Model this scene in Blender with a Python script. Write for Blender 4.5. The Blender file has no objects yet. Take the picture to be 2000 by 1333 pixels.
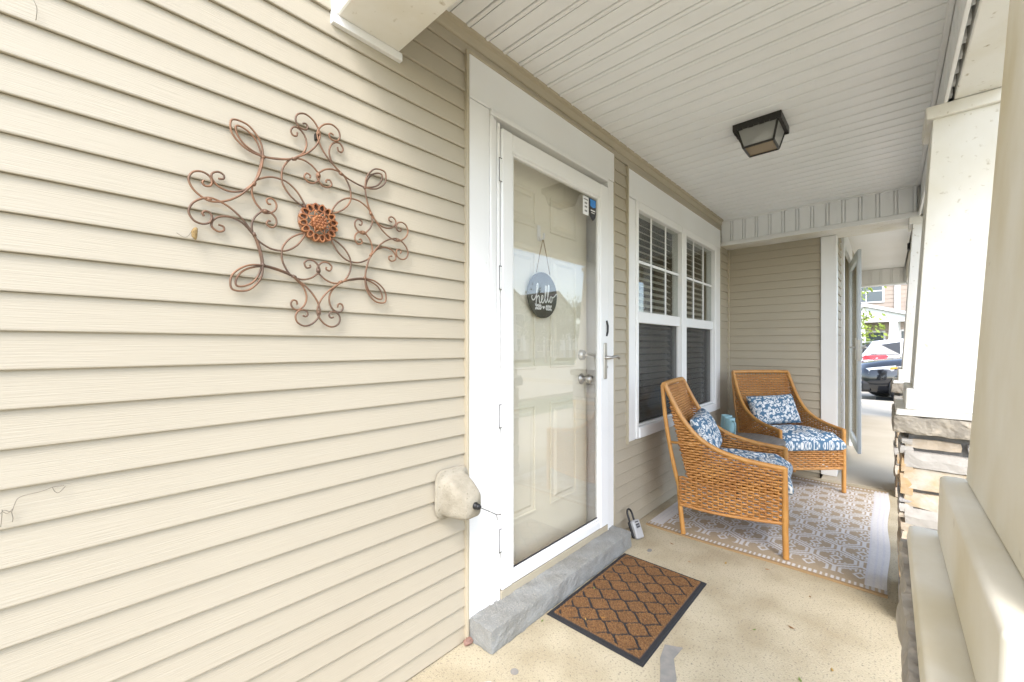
import bpy, bmesh, math, random
import numpy as np
from mathutils import Vector, Matrix, noise as mnoise
R = math.radians
random.seed(7); RNG = np.random.default_rng(7)
sc = bpy.context.scene
col = sc.collection

# ------------------------------------------------------------------ camera, sky, sun, exposure
CAMY, CAMZ = -1.252, 1.175
HEAD = math.atan2(737, 803)
cam = bpy.data.cameras.new('camera'); cam.sensor_width = 36; cam.sensor_fit = 'HORIZONTAL'
cam.lens = 803 / 2000 * 36; cam.shift_y = 10.5 / 2000; cam.clip_start = 0.02; cam.clip_end = 800
co = bpy.data.objects.new('camera', cam); col.objects.link(co); sc.camera = co
co.location = (0, CAMY, CAMZ); co.rotation_euler = (R(90), 0, HEAD - R(90))

SUN_EL, SUN_AZ = 50, 215          # azimuth of the sun measured anticlockwise from +x
w = bpy.data.worlds.new('World'); sc.world = w; w.use_nodes = True
nt = w.node_tree; bg = nt.nodes['Background']
sky = nt.nodes.new('ShaderNodeTexSky'); sky.sky_type = 'NISHITA'; sky.sun_disc = False
sky.sun_elevation = R(SUN_EL); sky.sun_rotation = R(90 - SUN_AZ); sky.air_density = 1.0; sky.dust_density = 1.6; sky.ozone_density = 1.0
hs = nt.nodes.new('ShaderNodeHueSaturation'); hs.inputs['Saturation'].default_value = .78   # thin bright overcast: the sky's colour is washed out evenly
nt.links.new(sky.outputs[0], hs.inputs['Color']); nt.links.new(hs.outputs[0], bg.inputs[0]); bg.inputs[1].default_value = 0.15
sun = bpy.data.lights.new('sun', 'SUN'); sun.energy = .6; sun.angle = R(25); sun.color = (1, .985, .96)
so = bpy.data.objects.new('sun', sun); col.objects.link(so)
d = Vector((math.cos(R(SUN_AZ)) * math.cos(R(SUN_EL)), math.sin(R(SUN_AZ)) * math.cos(R(SUN_EL)), math.sin(R(SUN_EL))))
so.rotation_euler = d.to_track_quat('Z', 'Y').to_euler(); so.location = (-4, -8, 9)
vs = sc.view_settings; vs.view_transform = 'Standard'; vs.look = 'None'; vs.exposure = 2.05; vs.gamma = 1; vs.use_curve_mapping = False
sc.render.engine = 'CYCLES'
cy = sc.cycles; cy.use_denoising = True; cy.max_bounces = 10; cy.diffuse_bounces = 4; cy.glossy_bounces = 4; cy.transparent_max_bounces = 16
cy.sample_clamp_indirect = 8

# ------------------------------------------------------------------ materials
MATS = {}
def mat(name, c, rough=.6, c2=None, nscale=6, bump=0, bscale=60, stretch=(1, 1, 1), metal=0, spec=.5, c3=None, n3=40, t3=(.62, .7), mixpos=(.35, .7), bstretch=None, attr=None, coat=0):
    if name in MATS: return MATS[name]
    m = bpy.data.materials.new(name); m.use_nodes = True; n = m.node_tree; L = n.links
    b = n.nodes['Principled BSDF']; b.inputs['Base Color'].default_value = (*c, 1); b.inputs['Roughness'].default_value = rough
    b.inputs['Metallic'].default_value = metal; b.inputs['Specular IOR Level'].default_value = spec
    b.inputs['Coat Weight'].default_value = coat
    tc = n.nodes.new('ShaderNodeTexCoord')
    geo = n.nodes.new('ShaderNodeNewGeometry')
    def mapped(st, src=None):
        mp = n.nodes.new('ShaderNodeMapping'); mp.inputs['Scale'].default_value = st
        L.new(geo.outputs['Position'] if src is None else src, mp.inputs[0]); return mp.outputs[0]
    cur = None
    if attr:
        a = n.nodes.new('ShaderNodeAttribute'); a.attribute_name = attr; cur = a.outputs['Color']
    def noise(sc_, st, det=5):
        t = n.nodes.new('ShaderNodeTexNoise'); t.inputs['Scale'].default_value = sc_; t.inputs['Detail'].default_value = det
        L.new(mapped(st), t.inputs['Vector']); return t.outputs['Fac']
    def mixc(fac, A, Bc, lo, hi):
        r = n.nodes.new('ShaderNodeMapRange'); r.inputs[1].default_value = lo; r.inputs[2].default_value = hi; L.new(fac, r.inputs[0])
        mx = n.nodes.new('ShaderNodeMix'); mx.data_type = 'RGBA'; L.new(r.outputs[0], mx.inputs[0])
        if isinstance(A, tuple): mx.inputs[6].default_value = (*A, 1)
        else: L.new(A, mx.inputs[6])
        mx.inputs[7].default_value = (*Bc, 1); return mx.outputs[2]
    if c2: cur = mixc(noise(nscale, stretch, 9), cur if cur is not None else c, c2, *mixpos)
    if c3: cur = mixc(noise(n3, (1, 1, 1), 3), cur if cur is not None else c, c3, *t3)
    if cur is not None: L.new(cur, b.inputs['Base Color'])
    if bump:
        bp = n.nodes.new('ShaderNodeBump'); bp.inputs['Strength'].default_value = bump; bp.inputs['Distance'].default_value = .004
        L.new(noise(bscale, bstretch or stretch, 4), bp.inputs['Height']); L.new(bp.outputs[0], b.inputs['Normal'])
    MATS[name] = m; return m

def glass(name, tint=(1, 1, 1), ior=1.5, rough=0.0):
    if name in MATS: return MATS[name]
    m = bpy.data.materials.new(name); m.use_nodes = True; n = m.node_tree; n.nodes.clear(); L = n.links
    o = n.nodes.new('ShaderNodeOutputMaterial'); mx = n.nodes.new('ShaderNodeMixShader')
    t = n.nodes.new('ShaderNodeBsdfTransparent'); t.inputs[0].default_value = (*tint, 1)
    g = n.nodes.new('ShaderNodeBsdfGlossy'); g.inputs['Roughness'].default_value = rough
    lw = n.nodes.new('ShaderNodeLayerWeight'); p5 = n.nodes.new('ShaderNodeMath'); p5.operation = 'POWER'; p5.inputs[1].default_value = 4.2
    f = n.nodes.new('ShaderNodeMath'); f.operation = 'MULTIPLY_ADD'; f0 = ((ior - 1) / (ior + 1)) ** 2; f.inputs[1].default_value = 1 - f0; f.inputs[2].default_value = f0
    L.new(lw.outputs['Facing'], p5.inputs[0]); L.new(p5.outputs[0], f.inputs[0])
    L.new(f.outputs[0], mx.inputs[0]); L.new(t.outputs[0], mx.inputs[1]); L.new(g.outputs[0], mx.inputs[2]); L.new(mx.outputs[0], o.inputs[0])
    MATS[name] = m; return m

def see_through(name, c, alpha):
    if name in MATS: return MATS[name]
    m = bpy.data.materials.new(name); m.use_nodes = True; n = m.node_tree
    n.nodes['Principled BSDF'].inputs['Base Color'].default_value = (*c, 1)
    n.nodes['Principled BSDF'].inputs['Alpha'].default_value = alpha
    n.nodes['Principled BSDF'].inputs['Roughness'].default_value = .8
    MATS[name] = m; return m

SIDING = mat('vinyl siding tan', (.400, .352, .268), .62, (.433, .385, .298), 1.3, .3, 3.0, (.8, .8, 1), c3=(.45, .38, .27), n3=260, t3=(.73, .8), bstretch=(3, 3, 130))
TANTRIM = mat('tan trim', (.41, .355, .255), .55, (.45, .395, .295), 3, .05, 80)
WHITE = mat('white vinyl', (.80, .80, .79), .42, (.77, .76, .74), 2.5, .04, 50, c3=(.60, .57, .5), n3=120, t3=(.74, .8))
WCEIL = mat('white soffit', (.85, .855, .855), .5, (.81, .81, .80), 1.7, .03, 40, c3=(.36, .31, .24), n3=45, t3=(.76, .84))
WCOL = mat('weathered white paint', (.79, .775, .73), .5, (.64, .59, .46), 3.0, .08, 30, (1, 1, .6), c3=(.36, .30, .18), n3=40, t3=(.64, .82), mixpos=(.42, .76))
WPAINT = mat('white paint', (.81, .80, .78), .45, (.77, .75, .71), 3, .04, 60)
CONC = mat('slab concrete', (.50, .435, .305), .88, (.40, .335, .22), 4.5, .9, 200, c3=(.20, .18, .145), n3=120, t3=(.56, .74), mixpos=(.40, .66))
CONC2 = mat('walk concrete', (.52, .46, .36), .85, (.44, .38, .28), 1.5, .3, 120)
STEP = mat('grey concrete', (.27, .275, .265), .9, (.20, .195, .175), 7, 1.0, 120, c3=(.36, .345, .30), n3=190, t3=(.52, .75))
MORTAR = mat('mortar', (.15, .147, .138), .95, (.20, .19, .18), 20, .6, 200)
DARK = mat('dark room', (.03, .028, .025), .9)
METAL = mat('brushed nickel', (.50, .48, .45), .32, metal=1)
BLACKM = mat('black painted metal', (.012, .011, .010), .45, (.03, .026, .02), 30)
BLACKP = mat('black plastic', (.012, .012, .013), .4)
COPPER = mat('copper patina wire', (.235, .122, .066), .5, (.115, .072, .05), 16, metal=.25, mixpos=(.42, .62))
CANE = mat('honey cane', (.55, .272, .070), .42, (.46, .21, .05), 14, .25, 240, coat=.25)
WICKER = mat('woven wicker', (.51, .240, .064), .5, (.39, .165, .042), 9, .15, 200, coat=.15)
DOORP = mat('beige door paint', (.80, .75, .62), .45, (.77, .72, .585), 2, .05, 60)
CGLASS = glass('door glass', (.985, .985, .98), 1.85)
WGLASS = glass('window glass', (.90, .92, .90), 1.6)
SCREEN = see_through('insect screen', (.07, .066, .062), .34)
BLIND = mat('blind slat', (.52, .48, .42), .5)
FROST = see_through('frosted lantern glass', (.52, .52, .49), .55)
GRASS = mat('lawn grass', (.05, .085, .022), .9, (.085, .12, .03), 3, .8, 60, c3=(.11, .11, .05), n3=9, t3=(.5, .7))
DGREY = mat('dark grey ground', (.06, .06, .062), .9, (.085, .083, .08), 4, .5, 200)
SHINGLE = mat('roof shingle', (.10, .085, .072), .9, (.16, .135, .11), 12, .5, 60)
LEAFM = mat('spring leaf', (.30, .36, .05), .6, (.19, .27, .04), 3)
LEAFD = mat('dark leaf', (.045, .085, .02), .6, (.08, .12, .03), 3)
BARK = mat('bark', (.10, .075, .055), .9, (.16, .13, .1), 20, .7, 80)
RUBBER = mat('rubber', (.018, .018, .019), .7, (.03, .03, .032), 40, .2, 200)

# ------------------------------------------------------------------ mesh building
class MB:
    def __init__(s): s.v = []; s.f = []; s.m = []; s.sm = []
    def add(s, vs_, fs, mi=0, smooth=False):
        o = len(s.v); s.v += [tuple(p) for p in vs_]
        for f in fs: s.f.append(tuple(i + o for i in f)); s.m.append(mi); s.sm.append(smooth)
    def box(s, x0, x1, y0, y1, z0, z1, mi=0, bev=0, mtx=None):
        lo = [min(x0, x1), min(y0, y1), min(z0, z1)]; hi = [max(x0, x1), max(y0, y1), max(z0, z1)]
        b = min(bev, .45 * min(hi[i] - lo[i] for i in range(3)))
        vs_ = []; fs = []
        if b <= 0:
            for i in range(8): vs_.append(Vector([(hi if i >> a & 1 else lo)[a] for a in range(3)]))
            fs = [(0, 2, 3, 1), (4, 5, 7, 6), (0, 1, 5, 4), (2, 6, 7, 3), (0, 4, 6, 2), (1, 3, 7, 5)]
        else:
            for i in range(8):
                for a in range(3):
                    p = []
                    for k in range(3):
                        h = i >> k & 1
                        p.append((hi[k] if h else lo[k]) if k == a else (hi[k] - b if h else lo[k] + b))
                    vs_.append(Vector(p))
            ix = lambda i, a: i * 3 + a
            for a in range(3):
                o1, o2 = [k for k in range(3) if k != a]
                for h in (0, 1):
                    q = [h << a, h << a | 1 << o1, h << a | 1 << o1 | 1 << o2, h << a | 1 << o2]
                    fs.append(tuple(ix(i, a) for i in q))
            for a, b2 in ((0, 1), (0, 2), (1, 2)):
                c = 3 - a - b2
                for h in range(4):
                    i0 = (h & 1) << a | (h >> 1) << b2; i1 = i0 | 1 << c
                    fs.append((ix(i0, a), ix(i1, a), ix(i1, b2), ix(i0, b2)))
            for i in range(8): fs.append((ix(i, 0), ix(i, 1), ix(i, 2)))
        if mtx is not None: vs_ = [mtx @ p for p in vs_]
        s.add(vs_, fs, mi); return s
    def hexa(s, bot, top, mi=0):
        s.add(list(bot) + list(top), [(0, 3, 2, 1), (4, 5, 6, 7)] + [(i, (i + 1) % 4, 4 + (i + 1) % 4, 4 + i) for i in range(4)], mi); return s
    def prism(s, poly, d0, d1, fn, mi=0, smooth=False):
        n = len(poly); s.add([fn(p[0], p[1], d0) for p in poly] + [fn(p[0], p[1], d1) for p in poly],
              [tuple(range(n - 1, -1, -1)), tuple(range(n, 2 * n))], mi)
        o = len(s.v) - 2 * n
        for i in range(n): s.f.append((o + i, o + (i + 1) % n, o + n + (i + 1) % n, o + n + i)); s.m.append(mi); s.sm.append(smooth)
        return s
    def tube(s, pts, r, n=8, mi=0, closed=False, flat=1.0, smooth=True, cap=True):
        pts = [Vector(p) for p in pts]; N = len(pts)
        rs = r if hasattr(r, '__len__') else [r] * N
        tg = []
        for i in range(N):
            a = pts[(i - 1) % N] if (closed or i) else pts[i]; b = pts[(i + 1) % N] if (closed or i < N - 1) else pts[i]
            t = b - a; tg.append(t.normalized() if t.length > 1e-9 else Vector((0, 0, 1)))
        up = Vector((0, 0, 1)) if abs(tg[0].z) < .9 else Vector((1, 0, 0))
        nn = (up - tg[0] * up.dot(tg[0])).normalized(); vs_ = []
        for i in range(N):
            nn = (nn - tg[i] * nn.dot(tg[i]))
            nn = nn.normalized() if nn.length > 1e-6 else tg[i].orthogonal().normalized()
            bn = tg[i].cross(nn)
            for k in range(n):
                a = 2 * math.pi * k / n
                vs_.append(pts[i] + (nn * math.cos(a) + bn * math.sin(a) * flat) * rs[i])
        fs = []
        for i in range(N if closed else N - 1):
            j = (i + 1) % N
            for k in range(n): fs.append((i * n + k, i * n + (k + 1) % n, j * n + (k + 1) % n, j * n + k))
        s.add(vs_, fs, mi, smooth)
        if cap and not closed:
            o = len(s.v) - N * n
            s.f.append(tuple(o + k for k in range(n - 1, -1, -1))); s.m.append(mi); s.sm.append(False)
            s.f.append(tuple(o + (N - 1) * n + k for k in range(n))); s.m.append(mi); s.sm.append(False)
        return s
    def lathe(s, prof, n=24, mi=0, mtx=None, smooth=True, c=(0, 0, 0)):
        vs_ = []
        for r, z in prof:
            for k in range(n):
                a = 2 * math.pi * k / n; vs_.append(Vector((c[0] + r * math.cos(a), c[1] + r * math.sin(a), c[2] + z)))
        if mtx is not None: vs_ = [mtx @ p for p in vs_]
        fs = [(i * n + k, i * n + (k + 1) % n, (i + 1) * n + (k + 1) % n, (i + 1) * n + k) for i in range(len(prof) - 1) for k in range(n)]
        s.add(vs_, fs, mi, smooth); return s
    def grid(s, P, mi=0, smooth=True, wrap=False):
        P = np.asarray(P); a, b = P.shape[:2]
        fs = [(i * b + j, (i + 1) * b + j, (i + 1) * b + (j + 1) % b, i * b + (j + 1) % b) for i in range(a - 1) for j in range(b if wrap else b - 1)]
        s.add([tuple(p) for p in P.reshape(-1, 3)], fs, mi, smooth); return s
    def mesh(s, name, mats, fix=True):
        me = bpy.data.meshes.new(name); me.from_pydata(s.v, [], s.f)
        for m in (mats if isinstance(mats, (list, tuple)) else [mats]): me.materials.append(m)
        me.polygons.foreach_set('material_index', s.m); me.polygons.foreach_set('use_smooth', s.sm)
        if fix:
            bm = bmesh.new(); bm.from_mesh(me); bmesh.ops.recalc_face_normals(bm, faces=bm.faces); bm.to_mesh(me); bm.free()
        me.update(); return me
    def build(s, name, mats, parent=None, fix=True, **kw):
        return link(name, s.mesh(name, mats, fix), parent, **kw)

def link(name, data, parent=None, loc=None, rot=None, label=None, cat=None, group=None, kind=None):
    o = bpy.data.objects.new(name, data); col.objects.link(o)
    if parent is not None: o.parent = parent
    if loc is not None: o.location = loc
    if rot is not None: o.rotation_euler = rot
    if label: o['label'] = label
    if cat: o['category'] = cat
    if group: o['group'] = group
    if kind: o['kind'] = kind
    return o
def thing(name, label, cat, loc=(0, 0, 0), rz=0, group=None): return link(name, None, None, loc, (0, 0, rz), label, cat, group)
def copy_tree(o, parent=None):
    c = o.copy(); col.objects.link(c); c.parent = parent
    for ch in list(o.children): copy_tree(ch, c)
    return c
def cat_rom(P, n=8, closed=False):
    P = [np.array(p, float) for p in P]; N = len(P); out = []
    for i in range(N if closed else N - 1):
        g = lambda k: P[k % N] if closed else P[min(max(k, 0), N - 1)]
        p0, p1, p2, p3 = g(i - 1), g(i), g(i + 1), g(i + 2)
        for k in range(n):
            t = k / n
            out.append(.5 * ((2 * p1) + (-p0 + p2) * t + (2 * p0 - 5 * p1 + 4 * p2 - p3) * t * t + (-p0 + 3 * p1 - 3 * p2 + p3) * t ** 3))
    if not closed: out.append(P[-1])
    return out

# ------------------------------------------------------------------ ground
m = MB(); m.box(-1.6, 4.555, .12, -1.78, -.22, 0, bev=.006)
slab = m.build('porch_slab', CONC, kind='structure')
m = MB(); m.box(4.563, 9.4, -.80, -1.78, -.22, 0, bev=.006)
m.build('slab_section', CONC2, slab)
m = MB(); m.box(-400, 400, -400, 400, -.6, -.24); m.build('lawn', GRASS, kind='structure')
m = MB(); m.box(9.41, 12.1, .9, -3.4, -.3, -.02, bev=.006); m.box(-3.2, -1.61, .0, -5.6, -.3, -.05, bev=.006)
m.build('walkway', CONC2, kind='structure')
m = MB(); m.box(-3.2, 9.4, -1.79, -3.4, -.3, -.04, bev=.006); m.build('front_walk', CONC2, kind='structure')
m = MB(); m.box(12.26, 24, 14, -16, -.3, -.15); m.box(-60, 12.2, -5.7, -12.5, -.3, -.17); m.build('driveway', CONC2, kind='structure')
m = MB(); m.box(12.105, 12.255, 14, -16, -.3, -.022, bev=.02); m.build('kerb', CONC2, kind='structure')
m = MB(); m.box(12.5, 14.4, -1.0, -3.6, -.16, -.144); m.build('dark_patch', DGREY, kind='structure')  # flat dark grey rectangle set on the pale driveway

# stains and old paint on the slab, each with a shape of its own
def blob(name, x, y, r, mt, n=22, jag=.25, z=.0015, sx=1, sy=1, pts=None):
    if pts is None:
        pts = [(x + r * sx * (1 + jag * random.uniform(-1, 1)) * math.cos(2 * math.pi * k / n), y + r * sy * (1 + jag * random.uniform(-1, 1)) * math.sin(2 * math.pi * k / n)) for k in range(n)]
    mb = MB(); mb.prism(pts, .0005, z, lambda a, b, d: (a, b, d)); return mb.build(name, mt, slab)
SPLAT = mat('old white paint', (.62, .60, .56), .9, (.45, .42, .36), 60)
GREY = mat('grey patch', (.22, .215, .2), .9, (.29, .27, .24), 30)
blob('paint_splat', .985, -.23, .026, SPLAT, jag=.3)
blob('dark_spot', 1.10, -.255, .015, GREY, jag=.08)
blob('ring_mark', 2.28, -.235, .013, GREY, jag=.15, sx=1.6)
blob('grey_patch', 0, 0, 0, GREY, pts=[(1.60, -.60), (1.63, -.66), (1.55, -.655), (1.46, -.70), (1.36, -.72), (1.30, -.76), (1.27, -.74), (1.33, -.69), (1.45, -.645), (1.52, -.615)])

# ------------------------------------------------------------------ townhouse with the porch
E_ = .0758
WA = lambda s, out, z: (s, -out, z)                       # front wall, faces -y
def WB(xw): return lambda s, out, z: (xw - out, s, z)     # wall facing -x, s runs along y
def WC(yw): return lambda s, out, z: (s, yw - out, z)
def siding(parent, fn, s0, s1, z0, z1, base=-.008):
    k = math.floor((z0 - base) / E_)
    while base + k * E_ < z1 - .004:
        a = max(base + k * E_, z0); b = min(base + (k + 1) * E_, z1); k += 1
        if b - a < .012: continue
        t0 = (a - (base + (k - 1) * E_)) / E_; t1 = (b - (base + (k - 1) * E_)) / E_
        o0, o1 = .0105 * (1 - t0) + .001 * t0, .0105 * (1 - t1) + .001 * t1
        n = max(2, int(abs(s1 - s0) / .22)); ph = random.uniform(0, 9); prof = [(o1, b), (o0, a + .004), (o0 - .0004, a + .0014), (o0 - .0018, a), (-.002, a + .0012)]
        P = []
        for i in range(n + 1):
            s = s0 + (s1 - s0) * i / n; wz = .0003 * math.sin(s * 1.7 + ph); wo = .0004 * math.sin(s * 2.3 + 2 * ph)
            P.append([fn(s, o + (wo if j < 3 else 0), z + (wz if 0 < j < 4 else 0)) for j, (o, z) in enumerate(prof)])
        mb = MB(); mb.grid(P, smooth=False); mb.build('siding_board', SIDING, parent, fix=False)

CEIL = 2.434; BEAMZ = 2.18
YB = -1.425                                               # inner face of the outer beam
house = thing('townhouse', 'tan vinyl sided townhouse front with white door, window and porch ceiling', 'house')
m = MB()
T = .14
for (x0, x1, z0, z1) in ((-1.6, 1.085, -.2, 5.6), (1.085, 2.258, 2.16, 5.6), (2.258, 2.46, -.2, 5.6), (2.46, 4.386, -.2, .585), (2.46, 4.386, 2.25, 5.6), (4.386, 4.715, -.2, 5.6)):
    m.box(x0, x1, .002, T, z0, z1)
fw = m.build('front_wall', TANTRIM, house)
siding(fw, WA, -1.6, 1.080, .004, 3.9)
siding(fw, WA, 2.267, 2.442, .004, 2.39)
siding(fw, WA, 2.442, 4.396, .004, .560)
siding(fw, WA, 4.396, 4.694, .004, 2.39)
siding(fw, WA, 1.080, 2.267, 2.36, 2.39)
siding(fw, WA, 2.442, 4.396, 2.335, 2.39)
# rooms behind the openings
m = MB(); m.box(2.3, 4.6, .9, .95, 0, 2.6); m.box(2.28, 2.3, .15, .95, 0, 2.6); m.box(4.6, 4.62, .15, .95, 0, 2.6); m.box(2.28, 4.62, .15, .95, 2.6, 2.62); m.box(2.28, 4.62, .15, .95, -.05, 0)
m.build('room_interior', DARK, house)
# trims
m = MB()
m.box(1.100, 1.1135, -.022, 0, .0, 2.355, bev=.002)
m.box(1.1135, 2.302, -.024, 0, 2.342, 2.357, bev=.003); m.box(2.302, 2.314, -.022, 0, 0, 2.355, bev=.002)
m.build('door_channel', TANTRIM, house)
m = MB(); m.box(2.440, 2.452, -.022, 0, .545, 2.335, bev=.002); m.box(4.386, 4.398, -.022, 0, .545, 2.335, bev=.002); m.box(2.452, 4.386, -.024, 0, 2.32, 2.334, bev=.002)
m.build('window_channel', TANTRIM, house)
m = MB()
m.prism([(0, 2.385), (-.012, 2.388), (-.016, 2.396), (-.020, 2.418), (-.034, 2.424), (-.036, 2.4335), (0, 2.4335)], .79, 4.60, lambda a, b, d_: (d_, a, b))
m.build('ceiling_moulding', TANTRIM, house)
# door casing
m = MB()
m.box(1.1135, 1.228, -.020, 0, .085, 2.168, bev=.003); m.box(2.222, 2.302, -.020, 0, .085, 2.168, bev=.003)
m.box(1.1135, 2.302, -.023, 0, 2.170, 2.342, bev=.003)
m.build('door_casing', WHITE, house)
m = MB()
m.box(1.229, 1.252, -.026, .12, .08, 2.145, bev=.003); m.box(1.2525, 1.272, -.021, .12, .085, 2.14, bev=.004); m.box(1.2725, 1.288, -.0265, .05, .09, 2.13, bev=.003)
m.box(2.2145, 2.222, -.03, .12, .08, 2.145, bev=.002)
m.box(1.229, 2.222, -.030, .12, 2.146, 2.168, bev=.003)
m.build('storm_frame', WHITE, house)
m = MB(); m.box(1.12, 1.2288, .02, .26, -.0, 2.3); m.box(2.2225, 2.30, .02, .26, 0, 2.3); m.box(1.12, 2.30, .02, .26, 2.1685, 2.3)
m.box(1.1, 2.32, .2, .26, -.0, 2.3)
m.build('door_jamb', WPAINT, house)
m = MB(); m.box(1.289, 2.214, -.030, .06, .072, .126, bev=.003); m.build('threshold', TANTRIM, house)

# storm door
m = MB()
ya, yb = -.034, -.004
m.box(1.292, 1.362, ya, yb, .128, 2.112, bev=.006); m.box(2.121, 2.2135, ya, yb, .128, 2.112, bev=.006)
m.box(1.362, 2.121, ya + .001, yb, 2.028, 2.111, bev=.006); m.box(1.362, 2.121, ya + .001, yb, .129, .178, bev=.006)
sd = m.build('storm_door', WHITE, house)
m = MB()
for a in ((1.3625, 1.374, .178, 2.028), (2.109, 2.1205, .178, 2.028)): m.box(a[0], a[1], ya + .006, yb - .002, a[2], a[3], bev=.003)
m.box(1.374, 2.109, ya + .006, yb - .002, 2.016, 2.0275, bev=.003); m.box(1.374, 2.109, ya + .006, yb - .002, .1785, .190, bev=.003)
m.build('glazing_bead', WHITE, sd)
m = MB(); m.box(1.374, 2.109, -.018, -.015, .190, 2.016); m.build('glass_pane', CGLASS, sd)
m = MB(); m.box(1.374, 2.109, -.0185, -.0145, .190, .196); m.build('pane_gasket', RUBBER, sd)
for z in (.30, .83, 1.42, 1.88):
    m = MB(); m.box(1.2735, 1.2915, ya, ya + .0145, z, z + .095, bev=.002); m.build('hinge', WHITE, sd)
    m = MB()
    for a in (z - .003, z + .0955): m.box(1.2745, 1.2905, ya - .0004, ya + .0016, a, a + .0022)
    m.box(1.2724, 1.2744, ya - .0004, ya + .0016, z - .003, z + .0977)
    m.build('hinge_gap', BLACKP, sd)
m = MB(); m.box(2.152, 2.188, ya - .006, ya + .002, .985, 1.195, bev=.006)
m.lathe([(.0, .03), (.010, .03), (.011, .0), (.011, -.01)], 12, 0, Matrix.Translation((2.17, ya - .006, 1.11)) @ Matrix.Rotation(R(90), 4, 'X'))
m.tube(cat_rom([(2.17, ya - .034, 1.11), (2.19, ya - .040, 1.112), (2.225, ya - .041, 1.117), (2.255, ya - .040, 1.113), (2.27, ya - .037, 1.105)], 5), [.009] * 8 + [.0085] * 8 + [.009] * 5, 8)
m.build('door_handle', METAL, sd)
m = MB(); m.tube([(2.186, ya - .001, 1.235), (2.192, ya - .006, 1.26), (2.192, ya - .007, 1.295), (2.186, ya - .001, 1.325)], .006, 8); m.build('pull_grip', BLACKP, sd)
m = MB(); m.lathe([(0, .006), (.007, .006), (.009, 0)], 12, 0, Matrix.Translation((2.19, ya, 1.055)) @ Matrix.Rotation(R(90), 4, 'X')); m.build('lock_cylinder', METAL, sd)
# stickers on the glass
STW = mat('sticker white', (.78, .78, .78), .5); STB = mat('sticker blue', (.03, .22, .60), .4); STK = mat('sticker black', (.03, .03, .035), .4); STG = mat('sticker print', (.2, .2, .21), .5)
m = MB(); m.box(1.955, 2.012, -.0202, -.0185, 1.90, 2.00); m.build('glass_sticker', STW, sd)
m = MB()
for k, (a, b, h) in enumerate(((1.962, 2.004, .006), (1.972, 1.996, .009), (1.972, 1.996, .009), (1.972, 1.996, .009))):
    z = (1.985, 1.965, 1.945, 1.922)[k]; m.box(a, b, -.0208, -.0203, z - h / 2, z + h / 2)
m.build('sticker_print', STG, sd)
sh = [(2.024, 2.004), (2.092, 2.004), (2.092, 1.925), (2.085, 1.905), (2.058, 1.880), (2.031, 1.905), (2.024, 1.925)]
fnS = lambda a, b, d_: (a, d_, b)
m = MB(); m.prism(sh, -.0185, -.0202, fnS, 0); m.prism([(2.029, 2.0), (2.087, 2.0), (2.087, 1.962), (2.058, 1.955), (2.029, 1.962)], -.0203, -.0206, fnS, 1); m.box(2.034, 2.082, -.0208, -.0203, 1.936, 1.942, 2); m.box(2.040, 2.076, -.0208, -.0203, 1.924, 1.928, 2)
m.build('shield_sticker', [STK, STB, STW], sd)

# entry door behind the storm door
DY = .085
m = MB(); m.box(1.26, 2.116, DY, DY + .045, .11, 2.13); ed = m.build('entry_door', DOORP, house)
for (x0, x1) in ((1.385, 1.635), (1.755, 2.005)):
    for (z0, z1) in ((.33, .88), (1.06, 1.66), (1.78, 1.97)):
        m = MB()
        fr = .016
        for q in ((x0, x1, z0, z0 + fr), (x0, x1, z1 - fr, z1), (x0, x0 + fr, z0 + fr, z1 - fr), (x1 - fr, x1, z0 + fr, z1 - fr)): m.box(q[0], q[1], DY - .007, DY, q[2], q[3], bev=.004)
        a = .034; b = .05
        lo = [(x0 + a, DY, z0 + a), (x1 - a, DY, z0 + a), (x1 - a, DY, z1 - a), (x0 + a, DY, z1 - a)]
        hi = [(x0 + b, DY - .009, z0 + b), (x1 - b, DY - .009, z0 + b), (x1 - b, DY - .009, z1 - b), (x0 + b, DY - .009, z1 - b)]
        m.hexa(lo, hi); m.build('panel', DOORP, ed)
ROTX = Matrix.Rotation(R(90), 4, 'X')
m = MB(); m.lathe([(0, .0), (.030, .0), (.032, .004), (.026, .010), (.012, .014), (.012, .034), (.024, .042), (.029, .056), (.024, .070), (.0, .076)], 20, 0, Matrix.Translation((2.055, DY, .985)) @ ROTX); m.build('door_knob', METAL, ed)
m = MB(); m.lathe([(0, .022), (.028, .02), (.031, .004), (.031, 0)], 20, 0, Matrix.Translation((2.055, DY, 1.125)) @ ROTX); m.tube([(2.055, DY - .02, 1.125), (2.055, DY - .045, 1.125)], .010, 10)
m.tube(cat_rom([(2.05, DY - .045, 1.125), (2.08, DY - .05, 1.127), (2.13, DY - .048, 1.120), (2.15, DY - .045, 1.124)], 5), .0085, 8); m.build('deadbolt_lever', METAL, ed)
m = MB(); m.box(1.645, 1.672, DY - .006, DY, 1.72, 1.80, bev=.003); m.tube(cat_rom([(1.658, DY - .004, 1.74), (1.658, DY - .02, 1.722), (1.658, DY - .035, 1.73), (1.658, DY - .036, 1.752)], 5), .006, 8); m.build('adhesive_hook', WPAINT, ed)

for o in list(house.children):
    if o.name.split('.')[0] in ('door_channel', 'door_casing', 'storm_frame', 'door_jamb', 'threshold', 'storm_door'):
        for p in [o] + list(o.children): p.data.transform(Matrix.Diagonal((.98, 1, 1, 1)))
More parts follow.
